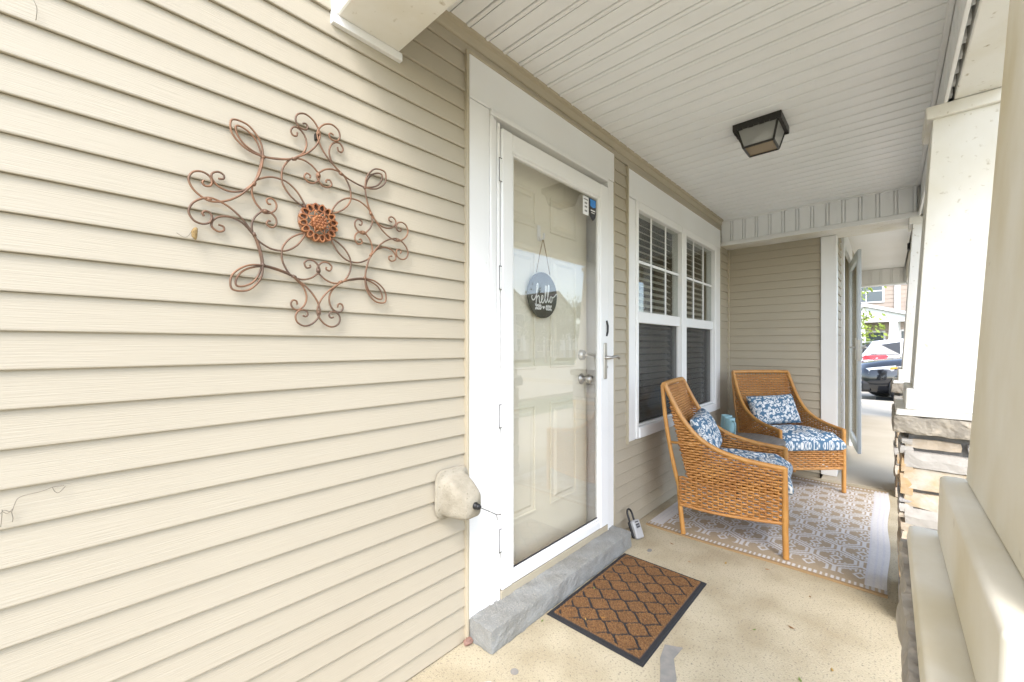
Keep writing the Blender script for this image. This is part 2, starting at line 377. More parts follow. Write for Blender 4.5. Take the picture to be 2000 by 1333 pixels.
# double window
WX0, WX1 = 2.452, 4.386
m = MB()
m.box(WX0, 2.545, -.020, 0, .560, 2.138, bev=.003); m.box(4.262, WX1, -.020, 0, .560, 2.138, bev=.003); m.box(WX0, WX1, -.023, 0, 2.14, 2.32, bev=.003)
win = m.build('window', WHITE, house)
m = MB()
fy0, fy1 = -.030, .055
m.box(2.546, 2.578, fy0, fy1, .563, 2.138, bev=.004); m.box(4.198, 4.261, fy0, fy1, .563, 2.138, bev=.004); m.box(3.352, 3.449, fy0, fy1, .563, 2.138, bev=.004)
m.box(2.578, 3.352, fy0 + .001, fy1, 2.085, 2.137, bev=.004); m.box(3.449, 4.198, fy0 + .001, fy1, 2.085, 2.137, bev=.004)
m.box(2.578, 3.352, fy0 - .006, fy1, .563, .638, bev=.006); m.box(3.449, 4.198, fy0 - .006, fy1, .563, .638, bev=.006)
m.build('frame', WHITE, win)
for (x0, x1) in ((2.579, 3.351), (3.450, 4.197)):
    m = MB(); m.box(x0, x1, -.012, .03, 1.335, 1.412, bev=.004); m.build('meeting_rail', WHITE, win)
    m = MB(); m.box(x0, x1, .006, .010, 1.412, 2.085); m.build('upper_pane', WGLASS, win)
    m = MB(); m.box(x0, x1, .040, .044, .638, 1.335); m.build('lower_pane', WGLASS, win)
    m = MB(); m.box(x0 + .012, x1 - .012, .012, .0135, .648, 1.335); m.build('insect_screen', SCREEN, win)
    m = MB(); 
    for q in ((x0, x0 + .012, .638, 1.335), (x1 - .012, x1, .638, 1.335)): m.box(q[0], q[1], -.004, .02, q[2], q[3])
    m.box(x0 + .012, x1 - .012, -.004, .02, .638, .648); m.build('screen_frame', WHITE, win)
    for k in (1, 2):
        xm = x0 + (x1 - x0) * k / 3; m = MB(); m.box(xm - .009, xm + .009, .000, .005, 1.412, 2.085); m.build('muntin', WHITE, win)
    zm = 1.75; m = MB(); m.box(x0, x1, -.0015, .0045, zm - .009, zm + .009); m.build('muntin', WHITE, win)
    for k in range(30):
        z = .66 + k * .048
        m = MB(); t = R(38); dy, dz = .024 * math.cos(t), .024 * math.sin(t)
        m.hexa([(x0 + .004, .082 - dy, z - dz), (x1 - .004, .082 - dy, z - dz), (x1 - .004, .082 + dy, z + dz), (x0 + .004, .082 + dy, z + dz)],
               [(x0 + .004, .082 - dy, z - dz + .003), (x1 - .004, .082 - dy, z - dz + .003), (x1 - .004, .082 + dy, z + dz + .003), (x0 + .004, .082 + dy, z + dz + .003)])
        m.build('blind_slat', BLIND, win)
    m = MB()
    for f_ in (.15, .5, .85):
        xx = x0 + (x1 - x0) * f_; m.box(xx - .003, xx + .003, .0555, .057, .65, 2.08)
    m.build('blind_cord', BLIND, win)

# porch ceiling of beaded boards
bw = .1021
def bead_profile(w):
    return [(0, 0), (w - .0270, 0), (w - .0265, .012), (w - .0215, .012), (w - .0210, 0), (w - .0065, 0), (w - .0060, .012), (w - .0010, .012), (w, 0)]
def bead_up(w):
    return [(0, 0), (w - .0300, 0), (w - .0298, .012), (w - .0255, .012), (w - .0253, 0), (w - .0225, -.0035), (w - .0150, -.0048), (w - .0085, -.0035), (w - .0057, 0), (w - .0055, .012), (w - .0012, .012), (w - .0010, 0), (w, 0)]
m = MB(); m.box(.72, 4.56, .0, YB - .02, CEIL + .012, CEIL + .05); cl = m.build('porch_ceiling', WCEIL, house)
mb = MB(); pr = bead_profile(bw); pu = bead_up(bw); mb.grid([[(x, 0, z) for (x, z) in pu], [(x, YB + .012, z) for (x, z) in pu]], smooth=False); bme = mb.mesh('ceiling_board', WCEIL)
x = .782
while x < 4.45:
    link('ceiling_board', bme, cl, (x, 0, CEIL)); x += bw
# headers and beams faced with the same boards stood upright
def vboard(parent, h, frm, to, origin, axis, nrm):
    mb = MB(); mb.grid([[(x, z * 1.0, 0) for (x, z) in pr], [(x, z, h) for (x, z) in pr]], smooth=False); me = mb.mesh('face_board', WCEIL)
    n = int((to - frm) / bw)
    w_ = (to - frm) / n
    for k in range(n):
        o = link('face_board', me, parent)
        X = Vector(axis); Y = Vector(nrm) * -1; Z = Vector((0, 0, 1))
        M = Matrix((X, Y, Z)).transposed().to_4x4()
        M.translation = Vector(origin) + X * (k * w_)
        o.matrix_local = M @ Matrix.Diagonal((w_ / bw, 1, 1, 1))
m = MB(); m.box(.56, .775, 0, YB - .2, BEAMZ, 2.62, bev=.004); h1 = m.build('end_header', WCOL, house)
m = MB(); m.box(.546, .785, -.022, -.0005, BEAMZ - .028, BEAMZ - .0008, bev=.001); m.box(.546, .5595, -.022, -.0005, BEAMZ - .0006, 2.62, bev=.001); m.build('header_trim', WHITE, h1)
m = MB(); m.box(.60, 9.1, YB - .022, YB - .185, BEAMZ, 2.62, bev=.004); b1 = m.build('outer_beam', WCOL, house)
vboard(b1, CEIL - BEAMZ - .03, .79, 4.44, (.79, YB - .004, BEAMZ + .012), (1, 0, 0), (0, 1, 0))
m = MB(); m.box(.79, 4.44, YB - .004, YB + .008, BEAMZ - .003, BEAMZ + .013, bev=.002); m.box(.79, 4.44, YB - .003, YB + .016, CEIL - .018, CEIL - .002, bev=.002); m.build('beam_trim', WHITE, b1)
HX0, HX1 = 4.45, 4.87
m = MB(); m.box(HX0 + .022, HX1, -.002, YB - .003, BEAMZ, 2.62, bev=.004); h2 = m.build('far_header', WCOL, house)
vboard(h2, CEIL - BEAMZ - .05, 0, 1.40, (HX0 + .006, -.012, BEAMZ + .034), (0, -1, 0), (-1, 0, 0))
m = MB(); m.box(HX0 - .006, HX0 + .008, -.002, YB + .003, BEAMZ - .003, BEAMZ + .035, bev=.003); m.box(HX0 - .008, HX0 + .008, -.002, YB + .003, CEIL - .02, CEIL - .001, bev=.002); m.build('header_trim', WHITE, h2)
# roof over the porch
m = MB(); m.prism([(0.14, 3.35), (-1.95, 2.62), (-1.95, 2.56), (0.14, 2.56)], .45, 9.2, lambda a, b, d_: (d_, a, b)); m.build('porch_roof', SHINGLE, house)
m = MB(); m.box(.44, 9.22, -1.955, -1.985, 2.50, 2.66, bev=.004); m.build('fascia', WHITE, house)

# ------------------------------------------------------------------ neighbouring unit
nb = thing('townhouse', 'neighbouring tan townhouse stepping forward, with white corner post and ajar storm door', 'house', (4.62, -.9, 0))
def rel(parent): return Matrix.Translation(-parent.location)
NBL = nb.location.copy()
def nbuild(mb, name, mats, parent=None, **k):
    if parent is None:
        mb.v = [(p[0] - NBL.x, p[1] - NBL.y, p[2] - NBL.z) for p in mb.v]; return mb.build(name, mats, nb, **k)
    mb.v = [(p[0] - NBL.x, p[1] - NBL.y, p[2] - NBL.z) for p in mb.v]; return mb.build(name, mats, parent, **k)
XW = 4.715
m = MB(); m.box(XW + .002, XW + .12, .10, -.78, -.2, 2.6); sw = nbuild(m, 'side_wall', TANTRIM)
siding(sw, lambda s, out, z: (XW - out - NBL.x, s - NBL.y, z), -.785, -.013, .004, BEAMZ + .0)
m = MB(); m.box(XW - .021, XW, -.0005, -.020, 0, BEAMZ, bev=.003); nbuild(m, 'corner_channel', TANTRIM)
m = MB(); m.box(XW - .024, XW + .10, -.787, -.905, .002, BEAMZ - .002, bev=.005); nbuild(m, 'corner_post', WHITE)
YC = -.897
m = MB()
for (x0, x1, z0, z1) in ((4.816, 5.235, -.2, 2.6), (5.235, 6.28, 2.2, 2.6), (6.28, 9.2, -.2, 5.4), (4.74, 6.28, 2.6, 5.4)): m.box(x0, x1, YC + .002, YC + .12, z0, z1)
cw = nbuild(m, 'front_wall', TANTRIM)
siding(cw, lambda s, out, z: (s - NBL.x, YC - out - NBL.y, z), 4.818, 5.15, .004, 2.40)
siding(cw, lambda s, out, z: (s - NBL.x, YC - out - NBL.y, z), 6.38, 9.1, .004, 2.40)
m = MB(); m.box(5.152, 5.24, YC - .03, YC, 0, 2.34, bev=.003); m.box(6.275, 6.375, YC - .03, YC, 0, 2.34, bev=.003); m.box(5.241, 6.274, YC - .032, YC, 2.16, 2.34, bev=.003); nbuild(m, 'door_casing', WHITE)
m = MB(); m.box(5.23, 6.29, YC + .06, YC + .11, .05, 2.2); nbuild(m, 'entry_door', DOORP)
# storm door standing ajar
ang = math.atan2(-.114, -.93)
Mh = Matrix.Translation((6.245 - NBL.x, YC - .02 - NBL.y, 0)) @ Matrix.Rotation(ang, 4, 'Z')
GW = mat('grey white frame', (.52, .55, .57), .45)
m = MB()
for q in ((0, .09, .11, 2.135), (.85, .94, .11, 2.135)): m.box(q[0], q[1], -.013, .018, q[2], q[3], bev=.005, mtx=Mh)
m.box(.09, .85, -.017, .017, 2.04, 2.134, bev=.005, mtx=Mh); m.box(.09, .85, -.017, .017, .111, .20, bev=.005, mtx=Mh)
ns = m.build('storm_door', GW, nb)
m = MB(); m.box(.09, .85, -.002, .002, .20, 2.04, mtx=Mh); m.build('glass_pane', CGLASS, ns)
m = MB(); m.box(.905, .925, .018, .026, 1.04, 1.26, bev=.003, mtx=Mh); m.box(.9405, .945, -.014, .014, 1.03, 1.24, mtx=Mh); m.box(.905, .925, -.026, -.013, 1.04, 1.26, bev=.003, mtx=Mh)
m.tube([Mh @ Vector(p) for p in ((.915, .02, 1.165), (.915, .06, 1.165), (.84, .066, 1.165))], .009, 8); m.tube([Mh @ Vector(p) for p in ((.915, -.02, 1.165), (.915, -.06, 1.165), (.84, -.066, 1.165))], .009, 8); m.build('door_handle', METAL, ns)
m = MB(); m.box(.20, .30, .018, .060, .68, .82, bev=.015, mtx=Mh); m.box(.23, .27, .025, .045, .815, .86, bev=.008, mtx=Mh); m.build('lock_pouch', BLACKP, ns)
m = MB(); m.box(HX1 + .002, 9.05, YC, YB - .003, CEIL, CEIL + .05); nc = nbuild(m, 'porch_ceiling', WCEIL)
m = MB(); m.box(9.022, 9.25, YC, YB - .52, BEAMZ, 2.62); nh = nbuild(m, 'end_header', WCEIL)
vboard(nh, CEIL - BEAMZ - .02, 0, .51, (9.004 - NBL.x, -.908 - NBL.y, BEAMZ + .015), (0, -1, 0), (-1, 0, 0))
m = MB(); m.box(8.996, 9.007, YC, YB, BEAMZ - .003, BEAMZ + .02); m.v = [(p[0] - NBL.x, p[1] - NBL.y, p[2]) for p in m.v]; m.build('header_trim', WHITE, nh)
o = MB(); o.lathe([(0, -.05), (.03, -.045), (.045, -.02), (.045, 0)], 16, 0, Matrix.Translation((6.6, YB, 2.33)) @ Matrix.Rotation(R(-90), 4, 'X')); o.box(6.57, 6.63, YB - .006, YB + .02, 2.29, 2.37, bev=.008)
o.build('security_camera', BLACKP, label='small black security camera fixed to the white porch beam', cat='camera')

# ------------------------------------------------------------------ porch columns on stone piers
STONES = [mat('ledge stone %d' % i, c, .85, c2, 16, .6, 90) for i, (c, c2) in enumerate((
    ((.52, .485, .44), (.40, .37, .33)), ((.56, .49, .40), (.46, .36, .25)), ((.52, .33, .15), (.55, .45, .33)), ((.48, .455, .43), (.34, .32, .31)), ((.58, .53, .45), (.53, .38, .21))))]
CAPM = mat('cap stone', (.35, .31, .25), .9, (.22, .195, .16), 14, .9, 60, c3=(.44, .38, .30), n3=30, t3=(.5, .7))
def rough_box(mb, x0, x1, y0, y1, z0, z1, amp, n=(4, 2, 2), shrink=.02):
    lo = np.array([x0, y0, z0]); hi = np.array([x1, y1, z1]); ct = (lo + hi) / 2
    cache = {}; seed = RNG.uniform(0, 50, 3)
    def pt(i, j, k):
        key = (i, j, k)
        if key not in cache:
            p = lo + (hi - lo) * np.array([i / n[0], j / n[1], k / n[2]])
            e = sum(1 for a, b in zip((i, j, k), n) if a in (0, b))
            q = p + RNG.uniform(-1, 1, 3) * amp * .4 + np.array(mnoise.noise_vector(Vector(p * 23 + seed))) * amp * 1.5
            if e >= 2: q = ct + (q - ct) * (1 - shrink * e) - np.sign(p - ct) * amp * .5 * (e - 1)
            cache[key] = (len(mb.v), q); mb.v.append(tuple(q))
        return cache[key][0]
    def face(fn_, A, B):
        for a in range(A):
            for b in range(B):
                mb.f.append((fn_(a, b), fn_(a + 1, b), fn_(a + 1, b + 1), fn_(a, b + 1))); mb.m.append(0); mb.sm.append(False)
    for s_ in (0, n[2]): face(lambda a, b: pt(a, b, s_), n[0], n[1])
    for s_ in (0, n[1]): face(lambda a, b: pt(a, s_, b), n[0], n[2])
    for s_ in (0, n[0]): face(lambda a, b: pt(s_, a, b), n[1], n[2])
def frust(mb, hb, ht, z0, z1, b=.004):
    rings = []; q = [k / 8 * math.pi / 2 for k in range(9)]
    lv = [(hb - b + b * math.sin(a), z0 + b - b * math.cos(a)) for a in q] + [(ht - b + b * math.cos(a), z1 - b + b * math.sin(a)) for a in q]
    c = max(b, .003)
    for h, z in lv:
        ring = []
        for k in range(4):
            for a in q:
                t = a + k * math.pi / 2; cx_ = (h - c) * (1 if k in (0, 3) else -1); cy_ = (h - c) * (1 if k in (0, 1) else -1)
                ring.append((cx_ + c * math.cos(t), cy_ + c * math.sin(t), z))
        rings.append(ring)
    mb.grid(rings, smooth=False, wrap=True); n = len(rings[0]); o = len(mb.v) - n * len(rings)
    for st in (o, len(mb.v) - n): mb.f.append(tuple(range(st, st + n))); mb.m.append(0); mb.sm.append(False)
def column(cx, label, yc=-1.517, WCOL=WCOL):
    t = thing('porch_column', label, 'column', (cx, yc, 0), 0, 'tapered columns along the porch edge')
    m = MB(); frust(m, .191, .13, .999, 2.128, .003); m.build('shaft', WCOL, t)
    m = MB(); frust(m, .150, .152, 2.128, BEAMZ - .002); m.build('crown', WCOL, t)
    m = MB(); frust(m, .216, .214, .912, .998, .006); m.build('plinth', WCOL, t)
    m = MB(); frust(m, .246, .244, .888, .911, .005); m.build('plinth', WCOL, t)
    m = MB(); rough_box(m, -.254, .254, -.254, .254, .815, .8865, .0038, (40, 40, 6), .001); m.build('cap_stone', CAPM, t)
    m = MB(); m.box(-.205, .205, -.205, .205, 0, .83); m.build('mortar_core', MORTAR, t)
    for side in range(4):
        z = .004; row = 0
        Mr = Matrix.Rotation(side * math.pi / 2, 4, 'Z')
        while z < .80:
            h = random.choice((.10, .13, .15, .17)); h = min(h, .806 - z)
            if .806 - (z + h) < .05: h = .806 - z
            s = -.232
            while s < .232 - .001:
                L_ = random.uniform(.18, .34); 
                if .232 - (s + L_) < .09: L_ = .232 - s
                nsub = random.choice((2, 2, 3)) if h > .07 else 1
                zz = z
                for q in range(nsub):
                    hh = h / nsub * random.uniform(.8, 1.2) if q < nsub - 1 else z + h - zz
                    gapz = .012 if q == nsub - 1 else .0015
                    m = MB(); prj = random.uniform(.222, .240)
                    a0 = s + (random.uniform(0, .006) if nsub > 1 else 0)
                    rough_box(m, -prj, -.19, a0, min(s + L_ - .010, .236), zz, max(zz + .012, zz + hh - gapz), .0032, (1, 5, 2), .003)
                    m.v = [tuple(Mr @ Vector(p)) for p in m.v]
                    m.build('stone', random.choice(STONES), t); zz += hh
                s += L_
            z += h
    return t
WCOLD = mat('stained shade toned paint', (.77, .735, .64), .55, (.60, .52, .34), 5.5, .15, 40, (1, 1, .7), c3=(.30, .24, .14), n3=34, t3=(.70, .88), mixpos=(.38, .74))  # yellow stain mottling; the cream base also paints in the inner side's shade tone
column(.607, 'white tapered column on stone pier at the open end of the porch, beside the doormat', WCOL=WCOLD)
column(2.602, 'white tapered column on ledgestone pier beside the near corner of the patterned rug')
column(4.60, 'white tapered column on stone pier under the far header with vertical grooves')
column(9.14, 'white tapered column on stone pier past the neighbouring storm door', -1.78)

# ------------------------------------------------------------------ door step
m = MB(); rough_box(m, 1.095, 2.245, -.142, .02, .001, .093, .0026, (90, 12, 8), 0); m.build('door_step', STEP, label='grey concrete block step under the white storm door', cat='step')
m = MB(); rough_box(m, 1.055, 1.092, -.045, -.02, 0.001, .026, .004, (2, 2, 2)); m.build('pebble', mat('red stone', (.30, .17, .13), .8, (.2, .12, .1), 50), label='small reddish stone at the foot of the wall by the step', cat='stone')

# ------------------------------------------------------------------ scrolled metal wall art
AX, AZ = .5028, 1.5356
S_ = 1507 / 260
def wallpt(u, v, y=-.02):
    Y = y - CAMY; t = (u - 1000) / 803; ca, sa = math.cos(HEAD), math.sin(HEAD)
    X = Y * (ca + t * sa) / (sa - t * ca); f = X * ca + Y * sa
    return X - AX, CAMZ + (677 - v) / 803 * f - AZ
tr = lambda L_: [wallpt(540 + a / S_, 420 + b / S_) for a, b in L_]
wA = tr([(640, 1158), (612, 1168), (590, 1145), (600, 1110), (640, 1098), (690, 1122), (712, 1180), (690, 1240), (620, 1270), (540, 1238), (482, 1172), (455, 1100), (475, 1010), (530, 920), (620, 835), (755, 755), (860, 727), (985, 722), (1100, 750), (1180, 812), (1228, 890), (1226, 958)])
wB = tr([(690, 1050), (700, 1012), (735, 1012), (752, 1055), (722, 1100), (670, 1095), (617, 1040), (596, 950), (625, 860), (685, 800), (755, 757), (870, 735), (985, 730), (1080, 765), (1150, 820), (1190, 895), (1180, 935)])
wC = tr([(612, 270), (660, 290), (755, 372), (820, 470), (838, 550), (826, 650), (755, 755), (650, 775), (555, 738), (490, 680), (455, 640), (470, 580), (520, 540), (580, 545), (622, 590), (600, 635), (560, 618), (562, 592)])
art = thing('wall_art', 'round copper scrollwork wall medallion with rosette centre hung on tan siding', 'wall art', (AX, -.016, AZ))
def whole(P_):
    a, b = P_[-1]; h_ = (a - b) / 2 * 1.02
    return P_[:-1] + [(h_, -h_)] + [(-b_, -a_) for a_, b_ in reversed(P_[:-1])]
def wire(P_, yo, q, sx=1):
    pts = []
    for (a, b) in P_:
        a *= sx
        for _ in range(q): a, b = -b, a
        pts.append((a, yo, b))
    m = MB(); m.tube(cat_rom(pts, 7), .0026, 7); m.build('scroll_wire', COPPER, art)
for q in range(4):
    wire(whole(wA), -.008, q); wire(whole(wB), -.0045, q)
    wire(wC, -.006, q); wire(wC, -.006, q, -1)
for rr, da, nn in ((.178, 22, 8), (.203, 45, 4), (.262, 0, 4), (.139, 0, 4)):
    for k in range(nn):
        a = R(da + 360 / nn * k) if nn == 4 else R(90 * (k // 2) + (22 if k % 2 else 68))
        m = MB(); c = Vector((rr * math.cos(a), -.0065, rr * math.sin(a))); t_ = Vector((-math.sin(a), 0, math.cos(a)))
        if nn == 4 and rr != .203: t_ = Vector((math.cos(a), 0, math.sin(a)))
        m.tube([c - t_ * .005, c + t_ * .005], .0048, 8); m.build('binding_clip', COPPER, art)
# rosette
ROS = mat('rust copper', (.44, .19, .075), .6, (.28, .10, .045), 40, .4, 300, metal=.15)
m = MB()
for k in range(16):
    a = 2 * math.pi * (k + .5) / 16; c = (.042 * math.cos(a), .042 * math.sin(a)); pts = []
    for j in range(14):
        b = 2 * math.pi * j / 14; rx = .0115 + .003 * math.cos(b); lx, ly = rx * math.cos(b), .0086 * math.sin(b)
        pts.append((c[0] + lx * math.cos(a) - ly * math.sin(a), c[1] + lx * math.sin(a) + ly * math.cos(a)))
    for j in range(14):
        p, q = pts[j], pts[(j + 1) % 14]
        m.add([(p[0], -.013, p[1]), (q[0], -.013, q[1]), (q[0], -.003, q[1]), (p[0], -.003, p[1])], [(0, 1, 2, 3)], 0)
        cx_, cz_ = c; g = .74
        m.add([(p[0], -.013, p[1]), (q[0], -.013, q[1]), (cx_ + (q[0] - cx_) * g, -.013, cz_ + (q[1] - cz_) * g), (cx_ + (p[0] - cx_) * g, -.013, cz_ + (p[1] - cz_) * g)], [(0, 1, 2, 3)], 0)
        p2 = (cx_ + (p[0] - cx_) * g, cz_ + (p[1] - cz_) * g); q2 = (cx_ + (q[0] - cx_) * g, cz_ + (q[1] - cz_) * g)
        m.add([(p2[0], -.013, p2[1]), (q2[0], -.013, q2[1]), (q2[0], -.003, q2[1]), (p2[0], -.003, p2[1])], [(0, 1, 2, 3)], 0)
m.build('rosette_petals', ROS, art, fix=False)
m = MB()
for k in range(8):
    a0, a1, a2 = (2 * math.pi * (k + f_) / 8 for f_ in (0, .5, 1))
    for pa, pb in (((.021, a0), (.034, a1)), ((.034, a1), (.021, a2))):
        m.tube([(pa[0] * math.cos(pa[1]), -.0165, pa[0] * math.sin(pa[1])), (pb[0] * math.cos(pb[1]), -.0165, pb[0] * math.sin(pb[1]))], .0017, 5)
m.build('rosette_star', ROS, art)
m = MB(); m.lathe([(0, .019), (.018, .0185), (.0215, .015), (.0215, .004)], 20, 0, Matrix.Rotation(R(90), 4, 'X'))
for k in range(19):
    rr = .0 if k == 0 else (.0085 if k < 7 else .0165); a = 2 * math.pi * ((k - 1) / 6 if k < 7 else (k - 7) / 12)
    m.lathe([(.0012, .022), (.003, .0225), (.0042, .020), (.0042, .017)], 8, 0, Matrix.Translation((rr * math.cos(a), 0, rr * math.sin(a))) @ Matrix.Rotation(R(90), 4, 'X'))
m.build('rosette_button', ROS, art)
m = MB(); m.lathe([(.036, .004), (.056, .004), (.056, .0015), (.036, .0015)], 32, 0, Matrix.Rotation(R(90), 4, 'X')); m.build('rosette_back', COPPER, art)
m = MB(); m.box(-.006, .003, -.004, .010, .245, .262); m.build('hanging_nail', BLACKM, art)
m = MB(); m.lathe([(0, .0), (.004, -.002), (.0065, -.012), (.0055, -.024), (.002, -.030), (0, -.031)], 8); m.v = [(p[0] + .004 * math.sin(p[2] * 90), p[1] * .7, p[2]) for p in m.v]
m.build('dry_cocoon', mat('dry cocoon', (.35, .24, .10), .9, (.2, .13, .05), 200, .8, 400), loc=(AX - .288, -.024, AZ - .074), label='small dry brown cocoon dangling under the copper wall art', cat='cocoon')
# cobweb strands on the siding
WEB = mat('dusty web', (.20, .18, .14), .95)
m = MB()
def wp(u, v, y=-.016):
    a, b = wallpt(u, v, y); return (a + AX, y, b + AZ)
for L_ in ([(0, 1005), (8, 997), (22, 1000), (27, 990), (34, 975), (48, 968), (70, 963), (90, 957), (105, 951), (125, 949)], [(22, 1000), (25, 1012), (24, 1020)], [(4, 996), (3, 1015), (1, 1030)], [(102, 952), (108, 961), (116, 962), (128, 950)], [(5, 1000), (15, 1003), (27, 992)], [(65, 0), (72, 16), (70, 40)], [(345, 455), (358, 463), (368, 461), (377, 447)]):
    m.tube(cat_rom([wp(*p) for p in L_], 4), .0006, 5)
m.build('cobweb', WEB, label='thin dusty cobweb strands clinging to the tan siding', cat='cobweb')

# ------------------------------------------------------------------ faucet cover
t = thing('faucet_cover', 'beige foam hose tap cover strapped to the siding beside the door', 'tap cover', (1.005, -.013, .612))
m = MB(); rings = []
for (d_, sx, sz, dz) in ((0, .078, .092, .006), (.009, .078, .092, .006), (.012, .075, .089, .006), (.0122, .064, .076, .003), (.035, .063, .073, .001), (.07, .057, .064, -.006), (.105, .048, .052, -.014), (.122, .041, .045, -.016), (.130, .030, .034, -.017), (.134, .012, .014, -.017), (.1345, 0.001, .001, -.017)):
    rings.append([(sx * math.copysign(abs(math.cos(2 * math.pi * k / 28)) ** .42, math.cos(2 * math.pi * k / 28)), -d_, dz + sz * math.copysign(abs(math.sin(2 * math.pi * k / 28)) ** .42, math.sin(2 * math.pi * k / 28))) for k in range(28)])
m.grid(rings, wrap=True); m.build('foam_shell', mat('aged foam', (.36, .325, .255), .9, (.27, .24, .18), 20, .8, 120, c3=(.22, .19, .13), n3=90, t3=(.63, .74)), t)
m = MB(); m.lathe([(0, .026), (.008, .026), (.011, .02), (.0105, .01), (.013, .008), (.013, 0)], 14, 0, Matrix.Translation((.002, -.132, -.014)) @ ROTX); m.build('toggle', BLACKP, t)
m = MB(); m.tube(cat_rom([(.002, -.155, -.014), (.018, -.185, -.024), (.036, -.21, -.036)], 5), .0016, 6); m.tube([(.036, -.21, -.036), (.046, -.222, -.034)], .0014, 6); m.tube([(.036, -.21, -.036), (.038, -.212, -.056)], .0014, 6); m.build('cord', BLACKP, t)

# ------------------------------------------------------------------ hanging hello sign on the entry door
SX, SZ, SR = 1.655, 1.436, .117
sg = thing('hanging_sign', 'round slate grey sign reading hello hung by a cord on the beige door', 'sign', (SX, DY - .030, SZ))
m = MB(); m.lathe([(0, .006), (SR - .002, .006), (SR, .004), (SR, -.004), (SR - .002, -.006), (0, -.006)], 48, 0, ROTX); m.build('board', mat('slate grey wood', (.062, .052, .042), .7, (.10, .088, .072), 5, .5, 30, (3, 1, .6)), sg)
SGW = mat('sign white', (.80, .80, .78), .6)
HELLO = [[(-.98, .02), (-1.02, -.10), (-.92, -.22), (-.78, -.16), (-.62, .10), (-.50, .48), (-.50, .68), (-.58, .62), (-.60, .30), (-.62, -.05), (-.66, -.42), (-.60, -.12), (-.46, .04), (-.38, -.02), (-.38, -.22), (-.34, -.34), (-.24, -.28), (-.12, -.12), (-.06, .04), (-.14, .08), (-.20, -.06), (-.17, -.27), (-.05, -.30), (.10, -.08), (.22, .30), (.24, .58), (.17, .60), (.13, .30), (.12, -.05), (.16, -.26), (.24, -.24), (.36, .0), (.46, .36), (.48, .64), (.41, .66), (.37, .34), (.36, .0), (.40, -.20), (.47, -.22), (.56, -.08), (.62, .06), (.72, .08), (.75, -.06), (.70, -.22), (.60, -.22), (.57, -.06), (.64, .08), (.82, .04), (.98, .12), (1.14, .26), (1.24, .22), (1.22, .12)]]
m = MB(); k_ = SR * .80
for L_ in HELLO: m.tube(cat_rom([(a * k_, -.0075, b * k_ - .010) for a, b in L_], 6), .0034, 6, flat=.4)
m.build('lettering', SGW, sg)
m = MB(); zz = -.062
for sx in (1, -1):
    m.tube([(sx * .016, -.0072, zz), (sx * .058, -.0072, zz + .004)], .001, 5)
    for j in range(4):
        for up in (1, -1):
            c = Vector((sx * (.024 + j * .0125), -.0072, zz + up * .0075)); dd = Vector((sx * .008, 0, up * .008)); nn_ = Vector((-dd.z, 0, dd.x)) * .5
            m.add([c - dd, c + nn_, c + dd, c - nn_], [(0, 1, 2, 3)])
hp = []
for j in range(20):
    a = 2 * math.pi * j / 20; hp.append((.00060 * 16 * math.sin(a) ** 3 * 1.0, .00060 * (13 * math.cos(a) - 5 * math.cos(2 * a) - 2 * math.cos(3 * a) - math.cos(4 * a)) + zz))
m.prism(hp, -.0065, -.0075, lambda a, b, d_: (a, d_, b)); m.build('leaf_motif', SGW, sg)
m = MB()
for sx in (1, -1): m.tube([(sx * .055, -.005, .110), (sx * .03, -.004, .2), (.003, -.001, .292)], .0022, 6)
m.build('hanging_cord', mat('jute', (.36, .23, .10), .9), sg)

# ------------------------------------------------------------------ doormat
nx, ny = 200, 124
X0, X1, Y0, Y1 = 1.430, 2.152, -.588, -.143
u = np.linspace(0, 1, nx); v = np.linspace(0, 1, ny); U, V = np.meshgrid(u, v, indexing='ij')
px, py = U * (X1 - X0), V * (Y1 - Y0)
bd = np.minimum(np.minimum(px, (X1 - X0) - px), np.minimum(py, (Y1 - Y0) - py))
uu = px / .047; ss = .5 * np.sin(2 * np.pi * py / .135) ; line = np.zeros(U.shape, bool)
for k in range(-2, 20):
    off = uu - k - (1 if k % 2 else -1) * ss
    line |= np.abs(off) / np.sqrt(1 + (.5 * 2 * np.pi / .135 * .047 * np.cos(2 * np.pi * py / .135)) ** 2) < .095
blk = (bd < .023); line &= bd > .034; rub = blk | line
fray = RNG.uniform(-1, 1, U.shape)
Z = np.where(blk, .006, np.where(line, .007, .0115 + .0018 * fray)); Z = np.where(bd < .004, .0008, Z)
coir = np.stack([.34 + .10 * fray, .165 + .06 * fray, .055 + .03 * fray], -1) * (1 + .35 * RNG.uniform(-1, 1, U.shape)[..., None])
C = np.where(rub[..., None], np.array([.022, .022, .024]), np.clip(coir * .52, .02, .6))
m = MB(); m.grid(np.stack([X0 + px, Y0 + py, Z], -1), smooth=False)
def col_attr(me, C):
    a = me.color_attributes.new('pattern', 'FLOAT_COLOR', 'POINT')
    A = np.ones((len(me.vertices), 4), np.float32); A[:, :3] = C.reshape(-1, 3); a.data.foreach_set('color', A.ravel())
mo = m.build('doormat', mat('coir and rubber', (.3, .15, .05), .9, attr='pattern', bump=.6, bscale=500), fix=False, label='brown coir doormat with black rubber lattice lines and border on the slab', cat='doormat')
col_attr(mo.data, C)

